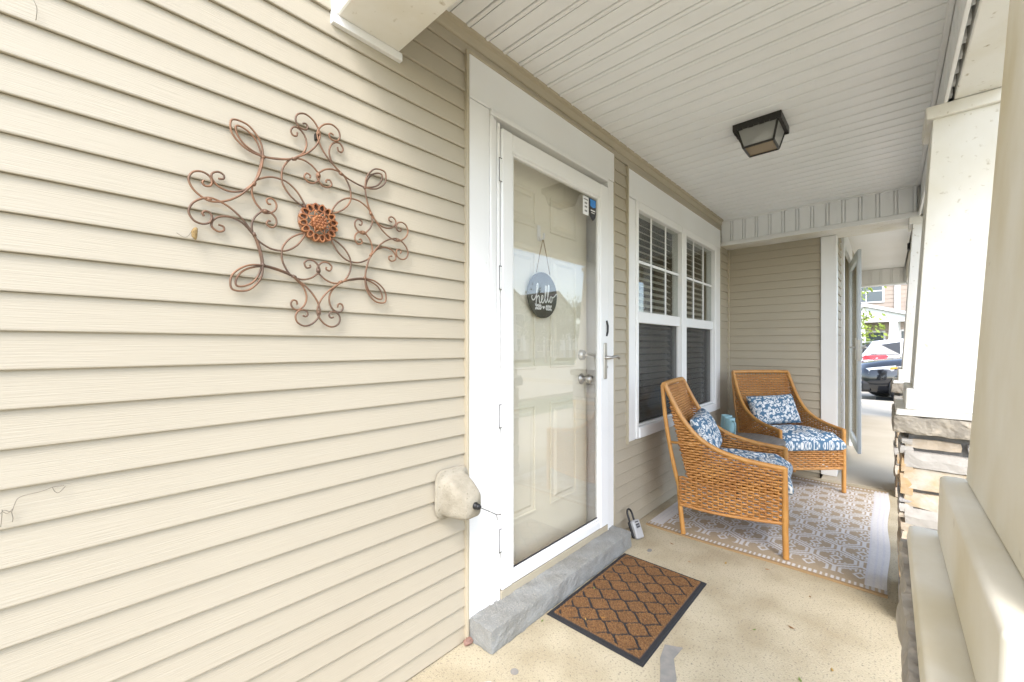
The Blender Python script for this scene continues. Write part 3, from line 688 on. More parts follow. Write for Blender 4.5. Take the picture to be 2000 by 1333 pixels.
# ------------------------------------------------------------------ patterned outdoor rug
RX0, RX1, RY0, RY1 = 2.590, 4.452, -1.250, -.072
nx, ny = 420, 268
u = np.linspace(0, RX1 - RX0, nx); v = np.linspace(0, RY1 - RY0, ny); U, V = np.meshgrid(u, v, indexing='ij')   # U along x, V from the outer edge to the wall
LX, LY = RX1 - RX0, RY1 - RY0
Lc, Wc = .300, .215
dmin = np.full(U.shape, 9.0); bx = np.zeros(U.shape); by = np.zeros(U.shape)
for (ou, ov) in ((0, 0), (.5, .5)):
    x_ = ((U / Lc + ou) % 1 - .5) * Lc; y_ = ((V / Wc + ov) % 1 - .5) * Wc
    dd = np.maximum(abs(y_) / (Wc / 2), (abs(x_) * Lc / 2 + abs(y_) * Wc / 2) / ((Lc ** 2 + Wc ** 2) / 8))
    k = dd < dmin; dmin = np.where(k, dd, dmin); bx = np.where(k, x_, bx); by = np.where(k, y_, by)
ax_, ay_ = abs(bx), abs(by); dia = ax_ / .060 + ay_ / .043
wht = (dmin > .915) | ((dmin > .70) & (dmin < .815) & ~((ay_ < .008)))
wht |= (dia > .40) & (dia < .72)
hx, hy = abs(ax_ - .052), abs(ay_ - .030); hk = np.maximum(hx, hy)
wht |= (hk > .008) & (hk < .0165) & ~((ax_ < .052) & (hy < .006)) & (dmin < .66)
wht |= (ay_ < .0055) & (ax_ > .044) & (dmin < .70)
tan = np.array([.40, .31, .205]); whc = np.array([.64, .615, .59])
K = np.where(wht[..., None], whc, tan)
dn, df = U, LX - U                    # near edge (small x), far edge
dr, dl = V, LY - V
e = np.minimum(dn, df)
dash = (np.floor(V / .0115).astype(int) % 2 == 0)
K = np.where((e < .115)[..., None], tan, K)
K = np.where(((e > .024) & (e < .062) & dash)[..., None], whc, K)
s_ = np.minimum(dr, dl)
stripe = (np.floor(s_ / .0095).astype(int) % 3 != 2)
K = np.where((s_ < .088)[..., None], np.where(stripe[..., None], whc, np.array([.60, .58, .585])), K)
K = np.where(((s_ < .088) & (e < .06))[..., None], np.where(dash[..., None], whc * .8, tan), K)
K = np.where((np.minimum(e, 9) < .020)[..., None], np.array([.36, .235, .115]), K)
K = K * (1 + .07 * RNG.uniform(-1, 1, U.shape))[..., None]
Zr = .006 + .0022 * np.sin(U * 5 + 1) * np.sin(V * 4) ** 2
wav = np.clip(1 - V / .14, 0, 1)
Zr = Zr + wav * .0025 * (1 + np.sin(U * 11)) + np.clip(1 - dn / .03, 0, 1) * .004
XX = RX0 + U + .006 * np.sin(V * 5.5) * np.clip(1 - U / .3, 0, 1); YY = RY0 + V + wav * .006 * np.sin(U * 7 + .6)
m = MB(); m.grid(np.stack([XX, YY, Zr], -1), smooth=True)
# turned-down edges so that the rug has thickness
loop = [(XX[i, 0], YY[i, 0], Zr[i, 0]) for i in range(0, nx)] + [(XX[-1, j], YY[-1, j], Zr[-1, j]) for j in range(1, ny)] + [(XX[i, -1], YY[i, -1], Zr[i, -1]) for i in range(nx - 2, -1, -1)] + [(XX[0, j], YY[0, j], Zr[0, j]) for j in range(ny - 2, 0, -1)]
nl = len(loop); m.add(loop + [(p[0], p[1], .0006) for p in loop], [(i, (i + 1) % nl, nl + (i + 1) % nl, nl + i) for i in range(nl)])
ro = m.build('rug', mat('woven rug', (.4, .3, .2), .9, attr='pattern', bump=.5, bscale=260), fix=False, label='tan and white geometric outdoor rug with striped ends under the wicker chairs', cat='rug')
col_attr(ro.data, np.concatenate([K.reshape(-1, 3), np.tile([.36, .235, .115], (2 * nl, 1))]))

# ------------------------------------------------------------------ wicker chairs
CH_D, CH_Z, CH_A = .633, .92, .493
railyz = cat_rom([(.633, .92), (.585, .82), (.525, .715), (.44, .615), (.33, .550), (.20, .515), (.08, .500), (.0, .493)], 10)
def rail_y(z):     # y of the side rail at height z
    best = 0
    for (y1, z1), (y0, z0) in zip(railyz, railyz[1:]):
        if z0 <= z <= z1: return y0 + (y1 - y0) * (z - z0) / max(z1 - z0, 1e-6)
    return 0
def back_y(z): return .500 + (z - .36) * (.626 - .500) / (.90 - .36)
def halfw(y, z): return .262 + .012 * math.sin(min(max((z - .3) / .6, 0), 1) * math.pi)
def ribbed(mb, pts, r, step=.0042, n=9, rib=.0011):
    P_ = [Vector(p) for p in pts]; L_ = [0]
    for a, b in zip(P_, P_[1:]): L_.append(L_[-1] + (b - a).length)
    N = max(4, int(L_[-1] / step)); out = []; rr = []; k = 0
    for i in range(N + 1):
        s = L_[-1] * i / N
        while k < len(L_) - 2 and L_[k + 1] < s: k += 1
        out.append(P_[k].lerp(P_[k + 1], (s - L_[k]) / max(L_[k + 1] - L_[k], 1e-9))); rr.append(r + (rib if i % 2 else -rib))
    mb.tube(out, rr, n)
chair = thing('wicker_chair', 'honey wicker armchair under the window with its side to the doormat', 'chair', (2.931, -.792, .0105), .15, 'wicker armchairs on the rug')
for s in (-1, 1):
    m = MB(); ribbed(m, [(s * (.2665 - .004 * (i / len(railyz))) + s * .010 * math.sin(math.pi * i / len(railyz)), y, z) for i, (y, z) in enumerate(railyz)], .0145); m.build('arm_rail', CANE, chair)
    m = MB(); ribbed(m, [(s * .262, .002, .50), (s * .262, .0, .19), (s * .258, -.004, .0)], .0155); m.build('front_leg', CANE, chair)
    m = MB(); ribbed(m, [(s * .235, .555, .30), (s * .245, .545, .15), (s * .250, .528, 0)], .0145); m.build('rear_leg', CANE, chair)
    m = MB(); m.tube(cat_rom([(s * .262, .650, .918), (s * .256, .632, .70), (s * .245, .592, .45), (s * .235, .555, .28)], 6), .0125, 10); m.build('back_post', CANE, chair)
    m = MB(); m.tube([(s * .252, .612, .56), (s * .266, .50, .565), (s * .268, .40, .585)], .008, 8); m.build('brace', CANE, chair)
m = MB(); ribbed(m, [(-.270, .640, .922), (-.12, .642, .926), (.12, .642, .926), (.270, .640, .922)], .016); m.build('crest_rail', CANE, chair)
m = MB(); ribbed(m, [(-.25, .002, .19), (.25, .002, .19)], .010); m.build('front_stretcher', CANE, chair)
def weave(mb, rows, stake, amp=.0080, th=.0068, pos=None):
    # rows: list of (list of points, normal) ; strands go over and under the stakes
    for j, (a, b, nrm) in enumerate(rows):
        a, b, nrm = Vector(a), Vector(b), Vector(nrm); L_ = (b - a).length
        if L_ < .02: continue
        n = max(2, round(L_ / stake)); pts = []
        for i in range(2 * n + 1):
            f_ = i / (2 * n); ph = math.pi * (f_ * n + j)
            # stakes are shared over rows, so the phase comes from the place, not the row's own start
            s = (a.lerp(b, f_))
            w_ = math.cos(math.pi * ((s.x + s.y) / stake + j)) + random.uniform(-.15, .15)
            pts.append(s + nrm * amp * w_ + Vector((0, 0, random.uniform(-.0008, .0008))))
        mb.tube(pts, th, 5, smooth=True, cap=False)
dz = .0160
for s in (-1, 1):
    rows = []; z = .192
    while z < .895:
        yf = .008 if z < .490 else rail_y(z) + .006; yr = .545 if z < .36 else back_y(z)
        if z < .36: yr = .548
        hw = halfw(0, z) - .003
        rows.append(((s * hw, yf, z), (s * hw, yr, z), (s, 0, 0))); z += dz
    m = MB(); weave(m, rows, .030)
    for k in range(1, 20):
        y = k * .030
        zt = .49
        for zz in np.arange(.48, .91, .01):
            if rail_y(zz) <= y: zt = zz
        zbk = .36 + (y - .500) / (.626 - .500) * .54
        if y < .500: m.tube([(s * .262, y, .19), (s * .262, y, zt)], .0034, 5, cap=False)
        elif y < .55: m.tube([(s * .262, y, .19), (s * .262, y, .355)], .0034, 5, cap=False)
        if y > .500 and zt > zbk + .02: m.tube([(s * .262, y, zbk), (s * .262, y, zt)], .0034, 5, cap=False)
    m.tube(cat_rom([(s * .262, .0, .192), (s * .263, .18, .178), (s * .262, .36, .172), (s * .255, .548, .182)], 8), .0095, 8)
    m.build('side_panel', WICKER, chair, fix=False, kind='stuff')
m = MB(); rows = []; z = .30
while z < .908:
    y = back_y(z) - .002; hw = halfw(0, z) - .004; rows.append(((-hw, y, z), (hw, y, z), (0, -.95, .28))); z += dz
weave(m, rows, .030)
for k in range(-9, 10): m.tube([(k * .0265, back_y(.3), .3), (k * .0265, back_y(.91), .91)], .0032, 5, cap=False)
m.build('back_panel', WICKER, chair, fix=False, kind='stuff')
m = MB(); rows = []; z = .200
while z < .372: rows.append(((-.252, .0, z), (.252, .0, z), (0, -1, 0))); z += dz
weave(m, rows, .030)
for k in range(-9, 10): m.tube([(k * .0265, 0, .19), (k * .0265, 0, .37)], .0032, 5, cap=False)
m.build('front_panel', WICKER, chair, fix=False, kind='stuff')
m = MB(); rows = []
for k in range(26): rows.append(((-.255, .01 + k * .018, .345), (.255, .01 + k * .018, .345), (0, 0, 1)))
weave(m, rows, .030, .003, .008); m.build('seat_deck', WICKER, chair, fix=False, kind='stuff')
chair2 = copy_tree(chair); chair2.location = (4.025, -.800, .0105); chair2.rotation_euler = (0, 0, -.782)
chair2['label'] = 'honey wicker armchair in the corner facing out, between side wall and rug'

# scroll print for the cushions, drawn as strokes into a small array
def scroll_print(n=420):
    A = np.zeros((n, n)); yy, xx = np.mgrid[0:n, 0:n]
    def stamp(x, y, r):
        x %= n; y %= n; x0, x1, y0, y1 = int(x - r - 1), int(x + r + 2), int(y - r - 1), int(y + r + 2)
        for yi in range(y0, y1):
            for xi in range(x0, x1):
                if (xi - x) ** 2 + (yi - y) ** 2 < r * r: A[yi % n, xi % n] = 1
    rg = random.Random(5); placed = []
    for att in range(900):
        r = rg.choice((48, 38, 28, 22, 16)); x, y = rg.uniform(0, n), rg.uniform(0, n)
        if all(((min(abs(x - a), n - abs(x - a))) ** 2 + (min(abs(y - b), n - abs(y - b))) ** 2) > (r + c) ** 2 * .80 for a, b, c in placed):
            placed.append((x, y, r)); turns = rg.uniform(1.3, 1.9) if r > 20 else 1.1; ph = rg.uniform(0, 6.28); sg_ = rg.choice((-1, 1)); N = 60
            for i in range(N):
                f_ = i / N; rr = r * (1 - .82 * f_); a = ph + sg_ * turns * 2 * math.pi * f_
                stamp(x + rr * math.cos(a), y + rr * math.sin(a), (4.2 if r > 20 else 3.2) * (1 - .25 * f_))
                if r > 25 and i % 7 == 3 and f_ < .6:      # leaflets along the scroll
                    for k in range(4): stamp(x + (rr + 4 + k * 3) * math.cos(a + .05 * k * sg_), y + (rr + 4 + k * 3) * math.sin(a + .05 * k * sg_), 4.2 - k * .8)
            stamp(x + r * .18 * math.cos(ph), y + r * .18 * math.sin(ph), 5)
            if r < 24:
                for k in range(6): stamp(x + 9 * math.cos(k * 1.047), y + 9 * math.sin(k * 1.047), 4.0)
    return A
PRINT = scroll_print()
def sample(u, v): n = PRINT.shape[0]; return PRINT[(np.asarray(v) * n).astype(int) % n, (np.asarray(u) * n).astype(int) % n]
CLOTH = mat('printed cotton', (.3, .4, .5), .85, attr='pattern', bump=.25, bscale=420)
BLUE = np.array([.070, .150, .240]); CREAM = np.array([.74, .74, .72])
def cushion_mesh(name, W, H, Tk, tuft=(), n=110, sag=None, pw=.42, ex=3.2):
    a = np.sin(np.linspace(-1, 1, n) * np.pi / 2); a = .6 * a + .4 * np.linspace(-1, 1, n); U, V = np.meshgrid(a, a, indexing='ij')
    prof = (np.clip(1 - abs(U) ** ex, 0, 1) * np.clip(1 - abs(V) ** ex, 0, 1)) ** pw
    dd = np.zeros_like(U)
    for (tx, ty) in tuft: dd = np.maximum(dd, np.exp(-(((U - tx) * W / 2) ** 2 + ((V - ty) * H / 2) ** 2) / .035 ** 2))
    wr = .05 * np.sin(U * 9 + 2 * V) * np.sin(V * 7) + .03 * np.sin(U * 23 - V * 11)
    pinch = 1 - .05 * (1 - abs(V)) * (abs(U) ** 6) ; pinch2 = 1 - .05 * (1 - abs(U)) * (abs(V) ** 6)
    X = U * W / 2 * (1 - .045 * (1 - np.abs(V) ** 2)* np.abs(U) ** 4); Y = V * H / 2 * (1 - .06 * (1 - np.abs(U) ** 2) * np.abs(V) ** 4)
    zt = prof * Tk / 2 * (1 + wr) * (1 - .62 * dd); zb = -prof * Tk / 2
    if sag is not None: s = sag(X, Y); zt = zt + s; zb = zb + s
    m = MB(); m.grid(np.stack([X, Y, zt], -1)); m.grid(np.stack([X, Y, zb], -1))
    me = m.mesh(name, CLOTH, True)
    zz_ = np.clip(Tk / 2 - prof * Tk / 2, 0, 1); gx = np.abs(X) > np.abs(Y) * W / H
    f1 = sample((X + np.where(gx, np.sign(X) * zz_, 0)) / .33 + .5, (Y + np.where(gx, 0, np.sign(Y) * zz_)) / .33 + .5)[..., None]
    C1 = BLUE * (1 - f1) + CREAM * f1
    col_attr(me, np.concatenate([C1.reshape(-1, 3), C1.reshape(-1, 3)])); return me
seatme = cushion_mesh('seat_cushion', .50, .49, .115, [(x, y) for x in (-.45, .45) for y in (-.4, .4)] + [(0, 0)], sag=lambda X, Y: -.42 * np.clip(-.150 - Y, 0, 1), pw=.28, ex=7)
pilme = cushion_mesh('throw_pillow', .43, .27, .13, n=100)
for (ch, l1, l2, z_, tilt, px_) in ((chair, 'tufted blue and white scroll print seat cushion on the chair under the window', 'blue and white scroll print lumbar pillow leaning in the chair under the window', 0, 66, .0),
                              (chair2, 'tufted blue and white scroll print seat cushion on the corner chair', 'blue and white scroll print lumbar pillow propped in the corner chair', 0, 66, -.01)):
    M = Matrix.Translation(ch.location) @ Matrix.Rotation(ch.rotation_euler.z, 4, 'Z')
    o = link('seat_cushion', seatme, label=l1, cat='cushion', group='scroll print cushions'); o.matrix_world = M @ Matrix.Translation((0, .205, .412))
    o = link('throw_pillow', pilme, label=l2, cat='pillow', group='scroll print pillows'); o.matrix_world = M @ Matrix.Translation((px_, .440, .595)) @ Matrix.Rotation(R(tilt), 4, 'X') @ Matrix.Rotation(R(3), 4, 'Z')

# ------------------------------------------------------------------ side table with two pitchers
tb = thing('side_table', 'round dark weathered side table between the two wicker chairs', 'table', (3.60, -.475, .0105))
TW = mat('weathered dark wood', (.13, .115, .10), .55, (.20, .18, .155), 7, .5, 40, (1, 8, 1))
m = MB(); m.lathe([(0, .455), (.205, .455), (.212, .450), (.212, .438), (.205, .432), (0, .432)], 40); m.build('tabletop', TW, tb)
for k in range(3):
    a = R(30 + 120 * k); m = MB(); m.tube(cat_rom([(.15 * math.cos(a), .15 * math.sin(a), .433), (.10 * math.cos(a), .10 * math.sin(a), .22), (.17 * math.cos(a), .17 * math.sin(a), .0)], 6), .009, 8); m.build('leg', BLACKM, tb)
m = MB(); m.tube([(.105 * math.cos(a), .105 * math.sin(a), .22) for a in np.linspace(0, 2 * math.pi, 25)[:-1]], .006, 6, closed=True); m.build('ring_brace', BLACKM, tb)
PB = mat('pale blue glaze', (.27, .46, .50), .4, (.22, .40, .45), 8, coat=.3)
for (x, y, h, r0, r1, lab, hd) in ((3.505, -.315, .172, .050, .036, 'wider pale blue ceramic pitcher on the round side table', 1), (3.43, -.355, .166, .042, .034, 'slimmer pale blue ceramic pitcher with a handle on the side table', 1)):
    t = thing('pitcher', lab, 'pitcher', (x, y, .466))
    m = MB(); m.lathe([(0, 0), (r0, 0), (r0 + .002, .004), (r1 + .002, h - .01), (r1 + .003, h), (r1 - .001, h), (r1 - .003, h - .02), (r0 - .006, .01), (0, .008)], 28); m.build('body', PB, t)
    m = MB(); m.tube(cat_rom([(-.6 * r1, -.8 * r1, h - .02), (-.9 * r0 - .018, -1.0 * r0 - .010, h - .03), (-.9 * r0 - .014, -1.0 * r0 - .008, h * .5), (-.62 * r0, -.8 * r0, h * .3)], 6), .0055, 7); m.build('handle', PB, t)

# ------------------------------------------------------------------ key lock box leaning on the wall
lk = thing('key_lock_box', 'silver combination key lock box with black shackle leaning on the wall', 'lock box', (2.372, -.135, 0), R(-14))
ML = Matrix.Rotation(R(-24), 4, 'X')
SIL = mat('silver plastic', (.42, .42, .42), .45, (.36, .36, .36), 20)
m = MB(); m.box(-.032, .032, -.014, .014, .006, .112, bev=.007, mtx=ML); m.build('front_shell', SIL, lk)
m = MB(); m.box(-.033, .033, .0145, .036, .0125, .108, bev=.006, mtx=ML); m.build('back_shell', BLACKP, lk)
m = MB(); m.tube([ML @ Vector(p) for p in cat_rom([(-.019, .022, .105), (-.020, .022, .150), (-.012, .022, .172), (0, .022, .178), (.012, .022, .172), (.020, .022, .150), (.019, .022, .105)], 5)], .0062, 8); m.build('shackle', BLACKP, lk)
for i in range(3):
    for j in range(2):
        m = MB(); m.box(-.014 + i * .011, -.006 + i * .011, -.0165, -.0135, .080 - j * .014, .091 - j * .014, bev=.001, mtx=ML); m.build('button', BLACKP, lk)
m = MB(); m.box(-.015, .015, -.016, -.0135, .098, .104, bev=.001, mtx=ML); m.build('release_slide', BLACKP, lk)

# ------------------------------------------------------------------ ceiling lantern
lx, ly = 2.692, -.712
la = thing('ceiling_light', 'black square lantern with frosted panes fixed to the porch ceiling', 'ceiling light', (lx, ly, CEIL - .002))
m = MB(); m.hexa([(-.118, -.118, -.030), (.118, -.118, -.030), (.118, .118, -.030), (-.118, .118, -.030)], [(-.118, -.118, 0), (.118, -.118, 0), (.118, .118, 0), (-.118, .118, 0)])
for q in range(4):
    Mq = Matrix.Rotation(q * math.pi / 2, 4, 'Z')
    for k in range(9):      # scalloped skirt
        xx = -.104 + k * .026; m.box(xx - .0115, xx + .0115, -.1175, -.1145, -.038 - .003 * (k % 2), -.029, mtx=Mq)
m.build('canopy', BLACKM, la)
bt, tp, zb, zt = .074, .098, -.125, -.031
m = MB()
for sx in (-1, 1):
    for sy in (-1, 1): m.tube([(sx * tp, sy * tp, zt), (sx * bt, sy * bt, zb)], .0058, 4, smooth=False)
c4 = [(-bt, -bt), (bt, -bt), (bt, bt), (-bt, bt)]
for i in range(4): a, b = c4[i], c4[(i + 1) % 4]; m.tube([(a[0], a[1], zb), (b[0], b[1], zb)], .0068, 4, smooth=False)
m.build('cage', BLACKM, la)
for q in range(4):
    Mq = Matrix.Rotation(q * math.pi / 2, 4, 'Z'); m = MB(); m.add([Mq @ Vector(p) for p in ((-bt, -bt, zb), (bt, -bt, zb), (tp, -tp, zt), (-tp, -tp, zt))], [(0, 1, 2, 3)]); m.build('side_pane', FROST, la)
m = MB(); m.add([(-bt, -bt, zb), (bt, -bt, zb), (bt, bt, zb), (-bt, bt, zb)], [(0, 1, 2, 3)]); m.build('bottom_pane', see_through('amber glass', (.26, .185, .095), .75), la)
m = MB(); m.lathe([(0, .06), (.020, .055), (.029, .035), (.024, .010), (.014, -.01), (.013, -.03)], 16, 0, Matrix.Translation((.0, .01, -.075)) @ Matrix.Rotation(R(70), 4, 'X')); m.build('bulb', mat('bulb glass', (.82, .82, .82), .3), la)

# ------------------------------------------------------------------ leaf litter
LF = [mat('dry leaf %d' % i, c, .8) for i, c in enumerate(((.30, .14, .03), (.38, .24, .06), (.22, .10, .03), (.16, .22, .05)))]
for k, (x, y) in enumerate(((1.56, -.35), (1.50, -.30), (1.95, -.50), (1.72, -.21), (1.02, -.30), (.93, -.27), (2.05, -.95), (1.75, -1.02), (2.3, -.45), (2.42, -.60), (2.36, -.98), (1.93, -.84), (2.5, -.78), (1.88, -1.1), (2.44, -.3), (1.38, -.16))):
    m = MB(); r = random.uniform(.006, .011); a = random.uniform(0, 6); z0 = .013 if (1.43 < x < 2.15 and -.588 < y < -.143) else .0015
    pts = [Vector((r * 1.5, 0, .003)), Vector((.3 * r, .55 * r, .001)), Vector((-r * 1.3, .1 * r, .004)), Vector((.1 * r, -.55 * r, .0015))]
    M = Matrix.Translation((x, y, z0)) @ Matrix.Rotation(a, 4, 'Z'); m.add([M @ p for p in pts] + [M @ (p + Vector((0, 0, .0006))) for p in pts], [(0, 1, 2, 3), (7, 6, 5, 4), (0, 1, 5, 4), (1, 2, 6, 5), (2, 3, 7, 6), (3, 0, 4, 7)])
    m.build('dry_leaf', LF[k % 4], label='tiny dry leaf fragment lying on the brown doormat' if z0 > .01 else 'tiny dry leaf fragment lying on the bare concrete slab', cat='leaf', group='leaf litter on the doormat' if z0 > .01 else 'leaf litter on the slab')

# ------------------------------------------------------------------ houses, trees, cars beyond
def small_house(label, loc, rz, wall, w_=9, cols=(-1.5, -.17, 1.17), trimx=(1.22, 2.6)):
    t = thing('house', label, 'house', loc, rz)
    m = MB(); m.box(-w_ / 2, w_ / 2, 1.8, 9, -.1, 5.6); m.prism([(-w_ / 2, 5.6), (w_ / 2, 5.6), (0, 8.4)], 1.8, 9, lambda a, b, d_: (a, d_, b)); body = m.build('wall', wall, t)
    k = 0
    while k < 24:
        m = MB(); z = .1 + k * .23; m.box(-w_ / 2 + .1, w_ / 2 - .1, 1.78, 1.81, z, z + .21, bev=.008); m.build('siding_board', wall, body); k += 1
    m = MB()
    for s in (-1, 1):
        m.hexa([(s * (w_ / 2 + .4), 1.4, 5.35), (0, 1.4, 8.45), (0, 9.4, 8.45), (s * (w_ / 2 + .4), 9.4, 5.35)], [(s * (w_ / 2 + .4), 1.4, 5.5), (0, 1.4, 8.6), (0, 9.4, 8.6), (s * (w_ / 2 + .4), 9.4, 5.5)])
    m.build('roof', SHINGLE, t)
    m = MB()
    for s in (-1, 1): m.hexa([(s * 1.95, -.2, 2.90), (0, -.2, 3.52), (0, 1.9, 3.52), (s * 1.95, 1.9, 2.90)], [(s * 1.95, -.2, 3.0), (0, -.2, 3.62), (0, 1.9, 3.62), (s * 1.95, 1.9, 3.0)])
    m.build('porch_roof', SHINGLE, t)
    m = MB(); m.prism([(-1.75, 2.84), (1.75, 2.84), (1.75, 2.94), (0, 3.49), (-1.75, 2.94)], -.05, .1, lambda a, b, d_: (a, d_, b))
    for s in (-1, 1): m.hexa([(s * 2.0, -.24, 2.86), (0, -.24, 3.49), (0, -.2, 3.49), (s * 2.0, -.2, 2.86)], [(s * 2.0, -.24, 3.02), (0, -.24, 3.66), (0, -.2, 3.66), (s * 2.0, -.2, 3.02)])
    m.box(-1.75, 1.75, -.06, .12, 2.62, 2.838); m.build('porch_gable', WPAINT, t)
    for x in cols:
        m = MB(); m.hexa([(x - .24, -.2, .9), (x + .24, -.2, .9), (x + .24, .28, .9), (x - .24, .28, .9)], [(x - .16, -.12, 2.62), (x + .16, -.12, 2.62), (x + .16, .2, 2.62), (x - .16, .2, 2.62)]); m.build('porch_post', WPAINT, t)
        m = MB(); m.box(x - .3, x + .3, -.26, .34, -.1, .898, bev=.02); m.build('pier', STONES[0], t)
    for x in trimx:
        m = MB(); m.box(x, x + .24, 1.70, 1.779, .0, 5.5); m.build('corner_board', WPAINT, t)
    m = MB(); m.box(-1.9, 1.9, -.35, 1.8, -.2, .0); m.build('porch_floor', CONC2, t)
    for (x0, x1, z0, z1) in ((-.1, .75, .05, 2.1), (-3.6, -2.2, .8, 2.2), (2.95, 4.1, .8, 2.2), (-3.6, -2.2, 3.4, 4.9), (-.7, .7, 3.9, 5.1), (2.95, 4.1, 3.4, 4.9), (1.5, 2.3, .8, 2.15)):
        m = MB(); m.box(x0 - .09, x1 + .09, 1.72, 1.777, z0 - .09, z1 + .09, bev=.01); f_ = m.build('window', WPAINT, t)
        m = MB(); m.box(x0, x1, 1.712, 1.719, z0, z1); m.build('pane', mat('far pane', (.10, .12, .13), .1), f_)
        m = MB(); m.box(x0, x1, 1.70, 1.711, (z0 + z1) / 2 - .03, (z0 + z1) / 2 + .03); m.box((x0 + x1) / 2 - .02, (x0 + x1) / 2 + .02, 1.7, 1.7105, z0, (z0 + z1) / 2 - .03); m.build('sash_bar', WPAINT, f_)
    return t
TAUPE = mat('taupe siding', (.40, .32, .26), .7, (.44, .36, .29), 2); CRM = mat('cream siding', (.55, .50, .40), .7, (.50, .45, .35), 2); GRN = mat('sage siding', (.33, .35, .28), .7, (.29, .31, .25), 2)
HX, HY = 30.0, 1.0 + CAMY
small_house('taupe house across the car park with white gabled porch', (HX, HY, -.12), R(-90), TAUPE)
small_house('cream house across the lane', (31, -27, -.2), R(180), CRM)
small_house('sage green house across the lane beside the cream house', (43.5, -29, -.2), R(180), GRN)
# rocking chair on the far porch
rc = thing('rocking_chair', 'white wooden rocking chair on the porch of the taupe house', 'chair', (HX + .55, HY + .05 - .45, -.115), R(-70))
for s in (-1, 1):
    m = MB(); m.tube(cat_rom([(s * .26, -.5, .10), (s * .26, -.2, .03), (s * .26, .2, .03), (s * .26, .55, .12)], 5), .022, 6); m.build('rocker', WPAINT, rc)
    m = MB(); m.tube([(s * .26, -.25, .04), (s * .27, -.25, .66)], .022, 6); m.build('front_leg', WPAINT, rc)
    m = MB(); m.tube([(s * .25, .22, .04), (s * .25, .27, .5), (s * .26, .45, 1.2)], .022, 6); m.build('back_post', WPAINT, rc)
    m = MB(); m.box(s * .27 - .04, s * .27 + .04, -.3, .32, .66, .69); m.build('armrest', WPAINT, rc)
for k in range(6): m = MB(); xx = -.2 + k * .08; m.hexa([(xx - .025, .25, .48), (xx + .025, .25, .48), (xx + .025, .27, .48), (xx - .025, .27, .48)], [(xx - .025, .43, 1.16), (xx + .025, .43, 1.16), (xx + .025, .45, 1.16), (xx - .025, .45, 1.16)]); m.build('back_slat', WPAINT, rc)
m = MB(); m.box(-.28, .28, -.28, .28, .43, .46, bev=.01); m.build('seat', WPAINT, rc)
m = MB(); m.box(-.29, .29, .42, .46, 1.14, 1.24, bev=.01); m.build('crest', WPAINT, rc)

def tree(label, loc, h, spread, leafm, n, lsz, name='young_tree', zc=.65, cat_='tree'):
    rg = np.random.default_rng(int(abs(loc[0] * 7 + loc[1] * 13)) + 3); t = thing(name, label, cat_, loc)
    m = MB(); tips = []
    if name != 'shrub':
        m.tube([(0, 0, 0), (.05, .02, h * .3), (0, .05, h * .6), (.02, 0, h * .92)], [h * .022, h * .017, h * .012, h * .004], 8)
    for k in range(11):
        a = rg.uniform(0, 6.28); z0 = h * rg.uniform(.3, .75); L_ = spread * rg.uniform(.6, 1.0)
        e_ = Vector((L_ * math.cos(a), L_ * math.sin(a), z0 + h * rg.uniform(.08, .28))); mid = Vector((e_.x * .5, e_.y * .5, (z0 + e_.z) / 2 + .03 * h))
        m.tube([(0, 0.03, z0), mid, e_], [h * .008, h * .005, h * .002], 5); tips += [e_, mid, mid.lerp(e_, .5)]
    m.build('trunk', BARK, t)
    tips.append(Vector((0, 0, h * .92))); m = MB()
    for i in range(n):
        c = tips[rg.integers(len(tips))] + Vector(rg.normal(0, 1, 3)) * spread * .17
        q = Vector(rg.normal(0, 1, 3)).normalized(); o1 = q.orthogonal().normalized(); o2 = q.cross(o1); s = lsz * rg.uniform(.6, 1.3)
        m.add([c - o1 * s, c + o2 * s * .5, c + o1 * s, c - o2 * s * .5], [(0, 1, 2, 3)])
    m.build('crown', leafm, t, fix=False); return t
tree('young tree with pale green spring leaves before the taupe house', (19.5, CAMY + 1.25, -.15), 4.6, 1.15, LEAFM, 900, .075)
tree('leafy street tree across the lane between cream and sage houses', (33.5, -20, -.2), 6, 2.2, LEAFD, 3500, .12)
tree('leafy street tree across the lane beyond the sage green house', (26, -19, -.2), 5.5, 2.2, LEAFD, 3500, .12)
tree('round dark green shrub at the foot of the taupe house', (HX - .5, CAMY - .75, -.15), 1.2, .5, LEAFD, 1500, .06, 'shrub', cat_='shrub')
tree('small green shrub behind the rocking chair', (HX + 1.2, CAMY + .45, -.1), 1.5, .35, LEAFM, 900, .05, 'shrub', cat_='shrub')

